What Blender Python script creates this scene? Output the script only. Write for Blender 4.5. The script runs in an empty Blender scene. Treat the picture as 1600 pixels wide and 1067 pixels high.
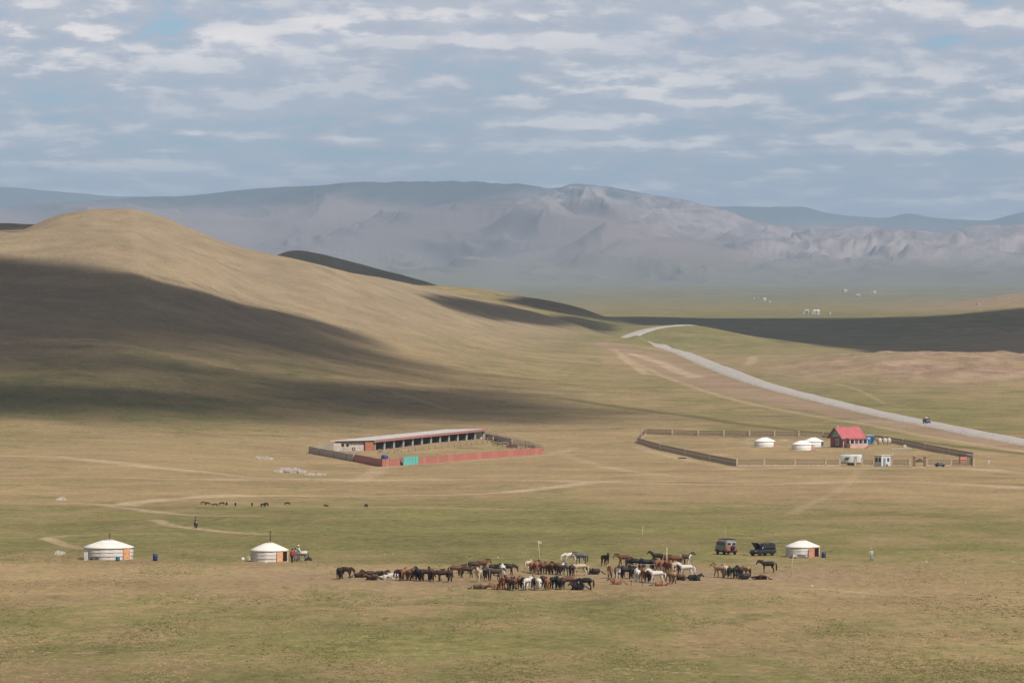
import bpy, bmesh, math, random
import numpy as np
from mathutils import Vector, Matrix

# ------------------------------------------------------------------ camera, sky, sun, exposure
SC = bpy.context.scene
COL = SC.collection
F = 8880.0          # focal length in pixels of the 1600 wide photograph
YH = 420.0          # eye level row
cam_d = bpy.data.cameras.new('camera'); cam = bpy.data.objects.new('camera', cam_d); COL.objects.link(cam)
cam_d.sensor_width = 36.0; cam_d.lens = F / 1600 * 36
cam_d.shift_y = -(533.5 - YH) / 1600
cam_d.clip_start = 1.0; cam_d.clip_end = 90000.0
cam.location = (0, 0, 0); cam.rotation_euler = (math.radians(90), 0, 0)
SC.camera = cam
SC.render.resolution_x = 1024; SC.render.resolution_y = 682
SC.view_settings.view_transform = 'Standard'; SC.view_settings.look = 'None'
SC.view_settings.gamma = 1.0; SC.view_settings.exposure = 0.0
SC.cycles.transparent_max_bounces = 24
SC.cycles.volume_bounces = 1
SC.cycles.max_bounces = 5; SC.cycles.diffuse_bounces = 2; SC.cycles.glossy_bounces = 2
SC.cycles.use_denoising = True
SC.cycles.denoising_prefilter = 'ACCURATE'

SUN_EL, SUN_AZ = 49.0, 140.0        # azimuth clockwise from the view direction (+Y)
SUN_STRENGTH = 4.6
SKY_STRENGTH = 0.055
el, az = math.radians(SUN_EL), math.radians(SUN_AZ)
SUN = Vector((math.cos(el) * math.sin(az), math.cos(el) * math.cos(az), math.sin(el)))
sl = bpy.data.lights.new('sun', 'SUN'); so = bpy.data.objects.new('sun', sl); COL.objects.link(so)
sl.energy = SUN_STRENGTH; sl.angle = math.radians(0.53); sl.color = (1.0, 0.935, 0.86)
so.rotation_euler = SUN.to_track_quat('Z', 'Y').to_euler(); so.location = (0, -50, 60)

W = bpy.data.worlds.new('World'); SC.world = W; W.use_nodes = True
nt = W.node_tree; nt.nodes.clear()
class NG:
    """tiny node-graph helper"""
    def __init__(s, nt): s.nt = nt
    def n(s, t, **k):
        x = s.nt.nodes.new(t)
        for a, b in k.items(): setattr(x, a, b)
        return x
    def l(s, a, b): s.nt.links.new(a, b)
    def put(s, sock, v):
        if isinstance(v, bpy.types.NodeSocket): s.l(v, sock)
        else: sock.default_value = v
    def m(s, op, a, b=0.0, c=None, clamp=False):
        x = s.n('ShaderNodeMath', operation=op, use_clamp=clamp)
        s.put(x.inputs[0], a); s.put(x.inputs[1], b)
        if c is not None: s.put(x.inputs[2], c)
        return x.outputs[0]
    def noise(s, vec, scale=1.0, detail=4.0, rough=0.5, dist=0.0):
        x = s.n('ShaderNodeTexNoise'); s.put(x.inputs['Vector'], vec)
        x.inputs['Scale'].default_value = scale; x.inputs['Detail'].default_value = detail
        x.inputs['Roughness'].default_value = rough; x.inputs['Distortion'].default_value = dist
        return x.outputs['Fac']
    def ramp(s, f, a, b, c=0.0, d=1.0, smooth=True):
        x = s.n('ShaderNodeMapRange'); x.interpolation_type = 'SMOOTHSTEP' if smooth else 'LINEAR'
        s.put(x.inputs['Value'], f)
        for i, v in zip((1, 2, 3, 4), (a, b, c, d)): s.put(x.inputs[i], v)
        return x.outputs[0]
    def mix(s, f, a, b):
        x = s.n('ShaderNodeMix', data_type='RGBA')
        s.put(x.inputs[0], f)
        s.put(x.inputs[6], a if isinstance(a, bpy.types.NodeSocket) else (*a, 1)); s.put(x.inputs[7], b if isinstance(b, bpy.types.NodeSocket) else (*b, 1))
        return x.outputs[2]
    def comb(s, x, y, z=0.0):
        c = s.n('ShaderNodeCombineXYZ')
        for i, v in enumerate((x, y, z)): s.put(c.inputs[i], v)
        return c.outputs[0]

def build_world():
    g = NG(nt)
    out = g.n('ShaderNodeOutputWorld'); bg = g.n('ShaderNodeBackground'); g.l(bg.outputs[0], out.inputs[0])
    sky = g.n('ShaderNodeTexSky'); sky.sky_type = 'NISHITA'; sky.sun_disc = False
    sky.sun_elevation = el; sky.sun_rotation = az; sky.air_density = 1.0; sky.dust_density = 0.6; sky.ozone_density = 2.0
    tc = g.n('ShaderNodeTexCoord'); sp = g.n('ShaderNodeSeparateXYZ'); g.l(tc.outputs['Generated'], sp.inputs[0])
    X, Y, Z = sp.outputs
    azi = g.m('ARCTAN2', X, Y)
    zz = g.m('MAXIMUM', Z, 0.0)
    lv = g.m('LOGARITHM', g.m('ADD', zz, 0.016), math.e)       # rows of cloud close up towards the horizon
    def field(off):                                            # sampled twice, a little apart, to tell tops from undersides
        v = g.m('ADD', lv, off)
        a = g.noise(g.comb(g.m('MULTIPLY', azi, 90.0), g.m('MULTIPLY', v, 14.0), 3.1), 1.0, 11.0, 0.60, 0.10)
        b = g.noise(g.comb(g.m('MULTIPLY', azi, 30.0), g.m('MULTIPLY', v, 8.0), 8.7), 1.0, 6.0, 0.58, 0.1)
        return g.m('ADD', g.m('MULTIPLY', a, 0.5), g.m('MULTIPLY', b, 0.5))
    f0 = field(0.0); f1 = field(0.05)
    low = g.ramp(Z, 0.008, 0.042, 0.0, 1.0, False)             # more cover higher up, thin near the horizon
    high = g.ramp(Z, 0.2, 0.5, 1.0, 0.0)
    thr = g.m('SUBTRACT', 0.482, g.m('MULTIPLY', low, 0.075))
    veil = g.ramp(f0, g.m('SUBTRACT', thr, 0.075), g.m('ADD', thr, 0.035))
    puff = g.ramp(f0, g.m('ADD', thr, 0.035), g.m('ADD', thr, 0.10))
    lit = g.ramp(g.m('SUBTRACT', f0, f1), -0.05, 0.07)
    topm = g.ramp(Z, .040, .047, 0.0, .04)
    puff = g.ramp(f0, g.m('SUBTRACT', g.m('ADD', thr, 0.01), topm), g.m('ADD', thr, 0.13))
    bright = g.m('MULTIPLY', puff, g.m('ADD', 0.25, g.m('MULTIPLY', lit, 0.75)))
    big = g.ramp(g.noise(g.comb(g.m('MULTIPLY', azi, 14.0), g.m('MULTIPLY', lv, 5.0), 21.0), 1.0, 3.0), .42, .62, .45, 1.0)
    ccol = g.mix(g.m('MULTIPLY', bright, big), CLOUD_DARK, CLOUD_LIT)
    cov = g.m('MULTIPLY', g.m('MULTIPLY', veil, high), g.m('ADD', 0.62, g.m('MULTIPLY', low, 0.3)))
    skyc = g.n('ShaderNodeVectorMath', operation='SCALE'); g.l(sky.outputs[0], skyc.inputs[0]); g.l(g.m('MULTIPLY', SKY_STRENGTH, g.ramp(Z, .006, .024, 1.22, 1.0)), skyc.inputs['Scale'])   # paler towards the horizon
    tint = g.n('ShaderNodeVectorMath', operation='MULTIPLY'); g.l(skyc.outputs[0], tint.inputs[0]); tint.inputs[1].default_value = SKY_TINT
    dome = g.mix(g.ramp(Z, .08, .40, 0, .85), g.mix(cov, tint.outputs[0], ccol), DOME)     # flat dim warm tone for the unseen upper sky, added to set shadow fill
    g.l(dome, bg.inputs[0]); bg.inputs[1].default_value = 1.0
CLOUD_DARK = (0.51, 0.53, 0.62); CLOUD_LIT = (1.14, 1.04, 0.98)
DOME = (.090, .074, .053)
SKY_TINT = (1.08, 1.54, 2.24)
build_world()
W.cycles.sampling_method = 'MANUAL'; W.cycles.sample_map_resolution = 1024

# ------------------------------------------------------------------ helpers
def tag(o, label=None, cat=None, group=None, kind=None):
    if label: o['label'] = label
    if cat: o['category'] = cat
    if group: o['group'] = group
    if kind: o['kind'] = kind
    return o

def empty(name, loc=(0, 0, 0), rz=0.0, tilt=(0, 0)):
    o = bpy.data.objects.new(name, None); COL.objects.link(o)
    o.empty_display_size = 0.2
    o.location = loc; o.rotation_euler = (tilt[0], tilt[1], rz)
    return o

def link_mesh(name, me, parent=None, loc=None, rz=None):
    o = bpy.data.objects.new(name, me); COL.objects.link(o)
    if parent: o.parent = parent
    if loc is not None: o.location = loc
    if rz is not None: o.rotation_euler = (0, 0, rz)
    return o

class MB:
    """collects shapes into one mesh"""
    def __init__(s): s.v = []; s.f = []; s.sm = []
    def add(s, vs, fs, smooth=False):
        b = len(s.v); s.v += [tuple(v) for v in vs]
        for f in fs: s.f.append([b + i for i in f]); s.sm.append(smooth)
        return s
    def box(s, cx, cy, cz, sx, sy, sz, rz=0.0, bev=0.0):
        """centre, full sizes; a small chamfer on the vertical and top edges when bev > 0"""
        c, n = math.cos(rz), math.sin(rz)
        hx, hy, hz = sx / 2, sy / 2, sz / 2
        if bev <= 0:
            ring = [(-hx, -hy), (hx, -hy), (hx, hy), (-hx, hy)]
            lv = [(ring, -hz), (ring, hz)]
        else:
            b = min(bev, hx * .9, hy * .9, hz * .9)
            def rg(e): return [(-hx + e, -hy), (hx - e, -hy), (hx, -hy + e), (hx, hy - e), (hx - e, hy), (-hx + e, hy), (-hx, hy - e), (-hx, -hy + e)]
            ring = rg(b); inn = [(x * (hx - b) / hx, y * (hy - b) / hy) for x, y in ring]
            lv = [(ring, -hz), (ring, hz - b), (inn, hz)]
        vs = []; k = len(lv[0][0])
        for r, z in lv:
            for x, y in r: vs.append((cx + x * c - y * n, cy + x * n + y * c, cz + z))
        fs = [list(range(k))[::-1], [k * (len(lv) - 1) + i for i in range(k)]]
        for j in range(len(lv) - 1):
            for i in range(k):
                i2 = (i + 1) % k; fs.append([j * k + i, j * k + i2, (j + 1) * k + i2, (j + 1) * k + i])
        return s.add(vs, fs)
    def lathe(s, prof, cx=0, cy=0, seg=24, smooth=True, a0=0.0, cap=True):
        """prof = [(r, z), ...] turned round the z axis"""
        vs = []; fs = []
        for r, z in prof:
            for i in range(seg):
                a = a0 + 2 * math.pi * i / seg; vs.append((cx + r * math.cos(a), cy + r * math.sin(a), z))
        for j in range(len(prof) - 1):
            for i in range(seg):
                i2 = (i + 1) % seg; fs.append([j * seg + i, j * seg + i2, (j + 1) * seg + i2, (j + 1) * seg + i])
        s.add(vs, fs, smooth)
        b = len(s.v) - len(vs)
        if cap:
            if prof[0][0] > 1e-4: s.f.append([b + i for i in range(seg)][::-1]); s.sm.append(False)
            if prof[-1][0] > 1e-4: s.f.append([b + (len(prof) - 1) * seg + i for i in range(seg)]); s.sm.append(False)
        return s
    def tube(s, pts, rad, seg=8, smooth=True):
        """tube along points; rad a number or a list"""
        P = [Vector(p) for p in pts]; R = rad if isinstance(rad, (list, tuple)) else [rad] * len(P)
        vs = []; fs = []; up = None
        for i, p in enumerate(P):
            t = (P[min(i + 1, len(P) - 1)] - P[max(i - 1, 0)]).normalized()
            ref = Vector((0, 0, 1)) if abs(t.z) < .9 else Vector((1, 0, 0))
            if up is None: up = t.cross(ref).normalized()
            up = (up - t * up.dot(t)).normalized(); w = t.cross(up)
            for k in range(seg):
                a = 2 * math.pi * k / seg; vs.append(p + (up * math.cos(a) + w * math.sin(a)) * R[i])
        for j in range(len(P) - 1):
            for k in range(seg):
                k2 = (k + 1) % seg; fs.append([j * seg + k, j * seg + k2, (j + 1) * seg + k2, (j + 1) * seg + k])
        fs.append(list(range(seg))[::-1]); fs.append([(len(P) - 1) * seg + k for k in range(seg)])
        return s.add(vs, fs, smooth)
    def prism(s, poly, y0, y1):
        """polygon in (x, z) extruded along y"""
        n = len(poly); vs = [(x, y0, z) for x, z in poly] + [(x, y1, z) for x, z in poly]
        fs = [list(range(n)), [n + i for i in range(n)][::-1]]
        for i in range(n):
            j = (i + 1) % n; fs.append([i, i + n, j + n, j])
        return s.add(vs, fs)
    def loft(s, secs, k=16, pw=3.2, smooth=True):
        """secs = [(x, halfwidth, zbottom, ztop[, topnarrow])]: rounded-box sections along x"""
        vs = []; fs = []
        for sec in secs:
            x, hw, zb, zt = sec[:4]; nar = sec[4] if len(sec) > 4 else 0.0
            zc, hh = (zb + zt) / 2, (zt - zb) / 2
            for i in range(k):
                a = 2 * math.pi * (i + .5) / k; ca, sa = math.cos(a), math.sin(a)
                y = math.copysign(abs(ca) ** (2 / pw), ca); z = math.copysign(abs(sa) ** (2 / pw), sa)
                w = hw * (1 - nar * max(0, z)); vs.append((x, y * w, zc + z * hh))
        for j in range(len(secs) - 1):
            for i in range(k):
                i2 = (i + 1) % k; fs.append([j * k + i, (j + 1) * k + i, (j + 1) * k + i2, j * k + i2])
        fs.append(list(range(k))); fs.append([(len(secs) - 1) * k + i for i in range(k)][::-1])
        return s.add(vs, fs, smooth)
    def tf(s, M):
        s.v = [tuple(M @ Vector(v)) for v in s.v]; return s
    def mesh(s, name, mat=None):
        me = bpy.data.meshes.new(name); me.from_pydata(s.v, [], s.f)
        me.polygons.foreach_set('use_smooth', s.sm)
        bm = bmesh.new(); bm.from_mesh(me); bmesh.ops.recalc_face_normals(bm, faces=bm.faces); bm.to_mesh(me); bm.free()
        if mat: me.materials.append(mat)
        me.update(); return me
    def build(s, name, mat, parent=None, loc=None, rz=None):
        return link_mesh(name, s.mesh(name, mat), parent, loc, rz)

_mats = {}
def mat(name, col, rough=0.7, var=0.12, scale=3.0, col2=None, metal=0.0, bump=0.0, spec=0.3, streak=None, coat=0.0):
    """painted / natural surface: base colour broken up by noise (dirt, wear), optional second colour"""
    if name in _mats: return _mats[name]
    m = bpy.data.materials.new(name); m.use_nodes = True; g = NG(m.node_tree)
    b = m.node_tree.nodes['Principled BSDF']
    tc = g.n('ShaderNodeTexCoord'); vec = tc.outputs['Object']
    if streak:
        mp = g.n('ShaderNodeMapping'); g.l(vec, mp.inputs[0]); mp.inputs['Scale'].default_value = streak; vec = mp.outputs[0]
    nz = g.noise(vec, scale, 5.0, 0.6)
    dark = tuple(c * (1 - 2.2 * var) for c in col) if col2 is None else col2
    lite = tuple(min(1, c * (1 + var)) for c in col)
    g.l(g.mix(g.ramp(nz, 0.33, 0.68), dark, lite), b.inputs['Base Color'])
    b.inputs['Roughness'].default_value = rough; b.inputs['Metallic'].default_value = metal
    b.inputs['Specular IOR Level'].default_value = spec
    if coat: b.inputs['Coat Weight'].default_value = coat
    if bump:
        bp = g.n('ShaderNodeBump'); bp.inputs['Distance'].default_value = bump; bp.inputs['Strength'].default_value = 0.7
        g.l(g.noise(vec, scale * 4, 4.0, 0.6), bp.inputs['Height']); g.l(bp.outputs[0], b.inputs['Normal'])
    _mats[name] = m; return m

# ------------------------------------------------------------------ numpy noise
_rs = np.random.RandomState(7)
_perm = np.concatenate([_rs.permutation(512)] * 2)
_ga = _rs.uniform(0, 2 * np.pi, 512); _gx, _gy = np.cos(_ga), np.sin(_ga)
def perlin(x, y, seed=0):
    x = np.asarray(x, float) + seed * 17.3; y = np.asarray(y, float) - seed * 9.1
    xi = np.floor(x).astype(np.int64); yi = np.floor(y).astype(np.int64); xf = x - xi; yf = y - yi
    u = xf * xf * xf * (xf * (xf * 6 - 15) + 10); v = yf * yf * yf * (yf * (yf * 6 - 15) + 10)
    def gr(ix, iy, dx, dy):
        h = _perm[_perm[ix & 511] + (iy & 511)]; return _gx[h] * dx + _gy[h] * dy
    a = gr(xi, yi, xf, yf); b = gr(xi + 1, yi, xf - 1, yf); c = gr(xi, yi + 1, xf, yf - 1); d = gr(xi + 1, yi + 1, xf - 1, yf - 1)
    return (a + (b - a) * u) * (1 - v) + (c + (d - c) * u) * v
def fbm(x, y, o=4, seed=0, gain=0.5, lac=2.03):
    r = 0; a = 1.0; f = 1.0
    for i in range(o):
        r = r + a * perlin(x * f, y * f, seed + i * 3); a *= gain; f *= lac
    return r
def ridged(x, y, o=5, seed=0, gain=0.55):
    r = 0; a = 1.0; f = 1.0; w = 1.0; t = 0
    for i in range(o):
        n = (1 - np.abs(perlin(x * f, y * f, seed + i * 5)) * 2.0).clip(0, 1) ** 2 * w
        r = r + n * a; t += a; w = (n * 1.4).clip(0, 1); a *= gain; f *= 2.07
    return r / t
def sstep(x, a, b):
    t = np.clip((x - a) / (b - a), 0, 1); return t * t * (3 - 2 * t)
def pchip(xs, ys, xn):
    """monotone cubic; ys (n, ...) over xs"""
    xs = np.asarray(xs, float); ys = np.asarray(ys, float); sh = (-1,) + (1,) * (ys.ndim - 1)
    h = np.diff(xs).reshape(sh); d = np.diff(ys, axis=0) / h
    m = np.zeros_like(ys); w1 = 2 * h[1:] + h[:-1]; w2 = h[1:] + 2 * h[:-1]
    ok = d[1:] * d[:-1] > 0
    with np.errstate(divide='ignore', invalid='ignore'):
        mm = (w1 + w2) / (w1 / d[:-1] + w2 / d[1:])
    m[1:-1] = np.where(ok, mm, 0); m[0] = d[0]; m[-1] = d[-1]
    xn = np.clip(xn, xs[0], xs[-1]); i = np.clip(np.searchsorted(xs, xn, side='right') - 1, 0, len(xs) - 2)
    hh = (xs[i + 1] - xs[i]).reshape(sh); t = (xn - xs[i]).reshape(sh) / hh
    return ((1 + 2 * t) * (1 - t) ** 2 * ys[i] + t * (1 - t) ** 2 * hh * m[i] + t * t * (3 - 2 * t) * ys[i + 1] + t * t * (t - 1) * hh * m[i + 1])

# ------------------------------------------------------------------ the lie of the land
def flatH(D): return np.interp(D, [300, 450, 600, 710, 900, 1200, 1500, 1750, 2500, 30000], [31, 33.2, 34.6, 36, 39.5, 45, 50, 51.3, 50.5, 50])
CX = [-900, -300, 0, 100, 200, 300, 400, 460, 500, 600, 700, 800, 900, 960, 1060, 1200, 1400, 1600, 1900, 2500]
ROWS = {   # distance: row of the photograph the ground reaches there (None = level plain)
 1200: [735, 740, 743, 744, 745, 746, None] + [None] * 13,
 1600: [640, 665, 676, 679, 682, 687, 692, 696, 699, 702] + [None] * 10,
 2000: [510, 545, 562, 567, 574, 589, 604, 612, 617, 630, 640, 645] + [None] * 8,
 2400: [415, 445, 462, 468, 477, 500, 523, 536, 546, 570, 588, 600, 605] + [None] * 7,
 2800: [360, 372, 365, 357, 355, 398, 452, 468, 480, 510, 538, 558, 570, 574, 577, 570, 552, 553, 557, 560],
 3000: [362, 377, 372, 360, 358, 390, 423, 436, 447, 481, 513, 539, 553, 555, 562, 561, 554, 555, 559, 560],
 3200: [365, 382, 372, 335, 326, 358, 393, 404, 414, 452, 488, 520, 534, 535, 547, 552, 556, 558, 560, 560],
 3400: [372, 388, 378, 354, 337, 368, 400, 410, 417, 443, 472, 500, 521, 526, 542, 545, 553, 555, 556, 556],
 3600: [380, 395, 385, 365, 350, 378, 408, 416, 421, 436, 457, 481, 508, 536, 551, 541, 550, 552, 552, 552],
 3950: [390, 395, 385, 380, 380, 400, 425, 430, 435, 450, 470, 492, 505, 511, 509, 530, 545, 545, 545, 545],
 4400: [365, 352, 350, 353, 375, 405, 430, 432, 436, 445, 447, 459, 479, 499, 517, 531, 535, 532, 532, 532],
 4800: [400, 380, 380, 385, 400, 415, 425, 425, 428, 450, 465, 480, 498, 512, 516, 518, 520, 520, 520, 520],
 5300: [420, 400, 400, 400, 410, 420, 410, 391, 397, 421, 450, 480, 498, 507, 507, 507, 496, 480, 470, 460],
 6200: [470, 470, 470, 470, 470, 470, 470, 470, 470, 475, 480, 487, 492, 493, 493, 493, 492, 486, 478, 470],
 7300: [478, 478, 478, 478, 478, 478, 478, 478, 478, 478, 480, 481, 481, 482, 482, 482, 482, 457, 428, 420],
 8500: None, 15000: None, 34000: None}
RD = [300, 450, 600, 710, 900, 1200, 1500, 1750]
Ds = sorted(set([300, 450, 600, 710, 900] + list(ROWS)))
tab = []
for D in Ds:
    fy = YH + F * float(flatH(D)) / D; r = ROWS.get(D) or [None] * len(CX)
    tab.append([(fy if q is None else q) for q in r])
tab = np.array(tab)
for xi, yi in ((150, 326.5), (250, 337.0)):       # two more columns for the rounded top of the hill
    col = np.array([np.interp(xi, CX, r) for r in tab]); col[Ds.index(3200)] = yi
    if xi == 150: col[Ds.index(2800)] = 354.5; col[Ds.index(3000)] = 358.0
    k = int(np.searchsorted(CX, xi)); tab = np.insert(tab, k, col, axis=1); CX.insert(k, xi)
tab = tab + 0.0                                   # rows of the photograph
hz = -(tab - YH) * np.array(Ds)[:, None] / F      # heights in metres
LDn = np.linspace(math.log(300), math.log(34000), 900)
CXn = np.arange(-900, 2501, 4.0)
H1 = pchip(np.log(Ds), hz, LDn)                    # (900, cols)
# keep the level plain exact between its nodes
H2 = pchip(CX, H1.T, CXn).T                        # (900, nx)
def zf(X, Y):
    X = np.asarray(X, float); Y = np.asarray(Y, float)
    D = np.clip(Y, 380, 33900); px = 800 + F * X / D
    a = (np.log(D) - LDn[0]) / (LDn[1] - LDn[0]); i = np.clip(a.astype(int), 0, len(LDn) - 2); a = a - i
    b = np.clip((px - CXn[0]) / 4.0, 0, len(CXn) - 1.001); j = b.astype(int); b = b - j
    z = (H2[i, j] * (1 - a) + H2[i + 1, j] * a) * (1 - b) + (H2[i, j + 1] * (1 - a) + H2[i + 1, j + 1] * a) * b
    near = np.interp(Y, [-4000, -300, -60, 0, 40, 120, 220, 300, 380], [-40, 0.5, -0.6, -1.8, -5, -14, -23, -29, -32.2])
    nz = 0.0
    amp = np.interp(D, [400, 900, 1500, 2400, 3600, 6000, 9000], [.25, .45, .5, 2.2, 3.0, 3.0, 1.5])
    hill = sstep(px, 1000, 600)
    amp2 = np.where(D < 1750, amp, amp * (0.35 + 0.65 * hill))
    bank = sstep(px, 1130, 1300) * sstep(D, 2350, 2600) * (1 - sstep(D, 3050, 3300))
    z = z + 3.2 * np.exp(-((px - 998) / 14.0) ** 2 - ((D - 3395) / 70.0) ** 2)       # bank that hides the dip in the road
    nz = 2.4 * bank * (ridged(X / 45, Y / 110, 4, 23) - .35) + 0.5 * hill * sstep(D, 1700, 2200) * (ridged(X / 38, Y / 60, 4, 27) - .4) + amp2 * fbm(X / 130, Y / 210, 4, 1) + 0.10 * fbm(X / 17, Y / 26, 3, 5)
    z = z + nz * sstep(Y, 380, 420)
    e = sstep(Y, 330, 380)
    return np.where(Y < 380, near * (1 - e) + z * e, z)
def zat(x, y): return float(zf(np.array([x]), np.array([y]))[0])
_DD = np.exp(np.linspace(math.log(390), math.log(20000), 9000))
def place(px, py, dmin=390, sink=0.0):
    """ground point seen at that pixel of the photograph"""
    u = (px - 800) / F; z = zf(u * _DD, _DD); y = YH - F * z / _DD
    k = np.nonzero((y <= py) & (_DD >= dmin))[0]
    k = k[0] if len(k) else len(_DD) - 1
    D = _DD[k]
    if k > 0 and _DD[k - 1] >= dmin and y[k - 1] > py:
        t = (y[k - 1] - py) / (y[k - 1] - y[k]); D = _DD[k - 1] + t * (_DD[k] - _DD[k - 1])
    X = u * D
    return Vector((X, D, zat(X, D) - sink))
def placeD(px, D):
    X = (px - 800) / F * D; return Vector((X, D, zat(X, D)))
# ------------------------------------------------------------------ ground sheet
def grid_mesh(name, XX, YY, ZZ, attrs, material, kind='structure', smooth=True, label=None):
    r, c = XX.shape
    co = np.stack([XX, YY, ZZ], -1).reshape(-1, 3).astype(np.float32)
    idx = np.arange(r * c).reshape(r, c)
    q = np.stack([idx[:-1, :-1], idx[:-1, 1:], idx[1:, 1:], idx[1:, :-1]], -1).reshape(-1, 4)
    me = bpy.data.meshes.new(name); me.vertices.add(len(co)); me.vertices.foreach_set('co', co.ravel())
    me.loops.add(q.size); me.loops.foreach_set('vertex_index', q.ravel().astype(np.int32))
    me.polygons.add(len(q)); me.polygons.foreach_set('loop_start', (np.arange(len(q)) * 4).astype(np.int32))
    me.polygons.foreach_set('use_smooth', np.full(len(q), smooth))
    me.update(calc_edges=True)
    for k, v in attrs.items():
        a = me.attributes.new(k, 'FLOAT', 'POINT'); a.data.foreach_set('value', v.ravel().astype(np.float32))
    me.materials.append(material)
    o = link_mesh(name, me); o['kind'] = kind
    if label: o['label'] = label
    return o

def gridD():
    rows = [-6000, -3000, -1500, -700, -300, -120, -40, 0, 30, 70, 120, 170, 220, 270, 310, 340, 365]
    D = 385.0
    while D < 34000:
        rows.append(D)
        s = D * D / 280000.0
        if 1450 < D < 4400: s = min(s, 6.5)
        D += max(s, 0.5)
    rows += [36000, 40000]
    return np.array(rows)
GR = gridD()
uc = np.arange(-0.100, 0.1001, 1.6 / F)
uo = np.array([0.104, 0.11, 0.12, 0.14, 0.17, 0.22, 0.3, 0.42, 0.6])
U = np.concatenate([-uo[::-1], uc, uo])
DDg = np.maximum(GR, 380)[:, None]
XX = U[None, :] * DDg
far = np.abs(U) > 0.1005
XX[:, far] *= np.where(GR < 380, 6.0, 1.0)[:, None]
YY = np.repeat(GR[:, None], len(U), 1)
ZZ = zf(XX, YY)
PX = 800 + F * XX / np.maximum(YY, 380); PY = YH - F * ZZ / np.maximum(YY, 380)

def dist_poly(pts, XX, YY, wmax):
    """distance in metres from each vertex to a world polyline, only near it"""
    d = np.full(XX.shape, 1e9)
    tt = np.full(XX.shape, 0.0)
    for (x0, y0), (x1, y1) in zip(pts[:-1], pts[1:]):
        ylo, yhi = min(y0, y1) - wmax, max(y0, y1) + wmax
        r = np.nonzero((GR >= ylo) & (GR <= yhi))[0]
        if not len(r): continue
        sl_ = slice(r[0], r[-1] + 1); x = XX[sl_]; y = YY[sl_]
        dx, dy = x1 - x0, y1 - y0; L = dx * dx + dy * dy + 1e-9
        t = np.clip(((x - x0) * dx + (y - y0) * dy) / L, 0, 1)
        dd = np.hypot(x - x0 - t * dx, y - y0 - t * dy); d[sl_] = np.minimum(d[sl_], dd)
    return d
def smooth_px(pts, n=10):
    P = np.array(pts, float); t = np.arange(len(P)); tn = np.linspace(0, len(P) - 1, (len(P) - 1) * n + 1)
    # centripetal-ish Catmull-Rom
    out = []
    for s in tn:
        i = min(int(s), len(P) - 2); f = s - i
        p0 = P[max(i - 1, 0)]; p1 = P[i]; p2 = P[i + 1]; p3 = P[min(i + 2, len(P) - 1)]
        out.append(0.5 * ((2 * p1) + (-p0 + p2) * f + (2 * p0 - 5 * p1 + 4 * p2 - p3) * f * f + (-p0 + 3 * p1 - 3 * p2 + p3) * f ** 3))
    return out
track = np.zeros_like(XX); bare = np.zeros_like(XX); ditch = np.zeros_like(XX)
wob = fbm(XX / 9, YY / 22, 3, 31)
def add_track(px, w, strength=1.0, arr=None, soft=0.9, n=5, ruts=False):
    arr = track if arr is None else arr
    W3 = [place(a, b) for a, b in smooth_px(px, n)]
    d = dist_poly([(p.x, p.y) for p in W3], XX, YY, w * 2.5)
    d = d * (1 + 0.35 * wob)
    m = 1 - sstep(d, w * 0.5 * (1 - soft * .5), w * 0.5 * (1 + soft))
    if ruts: m = m * (0.55 + 0.45 * sstep(np.abs(d - w * 0.28), w * 0.05, w * 0.2)[...])
    np.maximum(arr, m * strength, out=arr)
add_track([(-80, 711), (0, 712), (107, 715), (249, 731), (338, 739), (392, 746), (540, 749), (700, 749), (820, 750), (930, 753), (1060, 756), (1200, 757), (1330, 752), (1480, 755), (1680, 768)], 6.0, .9)
add_track([(-80, 746), (0, 746), (178, 746), (285, 749), (420, 749), (600, 751)], 4.5, .7)
add_track([(200, 789), (214, 785), (303, 777), (392, 774), (540, 775), (640, 774), (760, 771), (850, 763), (930, 753), (1010, 751), (1150, 752)], 4.0, 1.0)
add_track([(-80, 787), (0, 787), (142, 787), (178, 791), (249, 800), (310, 805), (400, 806)], 2.6, .75)
add_track([(242, 812), (270, 821), (303, 825), (356, 831), (420, 835)], 2.0, .75)
add_track([(71, 840), (107, 853), (132, 857)], 1.8, .75); add_track([(71, 840), (142, 835), (285, 833)], 1.3, .6)
add_track([(0, 840), (71, 840)], 1.3, .5)
add_track([(303, 790), (450, 791), (600, 792), (760, 795), (900, 797)], 1.8, .7)
add_track([(303, 559), (367, 577), (463, 584), (540, 593), (640, 620), (700, 640)], 3.0, .5)
add_track([(0, 536), (60, 532), (150, 530)], 5.0, .7)
add_track([(1152, 733), (1240, 731), (1330, 732), (1430, 731), (1530, 733), (1600, 740)], 5.5, .95)
add_track([(1152, 733), (1090, 722), (1020, 706), (995, 697)], 2.6, .6)
add_track([(1235, 803), (1260, 790), (1300, 772), (1330, 750), (1340, 735)], 1.6, .35)
add_track([(1009, 681), (1100, 684), (1180, 686), (1286, 690)], 2.2, .6)
add_track([(34, 1018), (140, 1020), (270, 1019), (380, 1024)], .35, .9); add_track([(0, 1024), (200, 1029), (420, 1033)], .3, .6)
add_track([(1210, 917), (1300, 921), (1356, 926), (1480, 931), (1562, 932), (1640, 934)], .9, .7)
add_track([(960, 1044), (1060, 1050), (1187, 1054)], .35, .7)
add_track([(560, 752), (590, 735), (597, 730), (720, 720), (850, 711), (900, 700)], 3.5, .55)
add_track([(870, 706), (930, 725), (1000, 738), (1100, 745), (1200, 742)], 3.0, .45)
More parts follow.
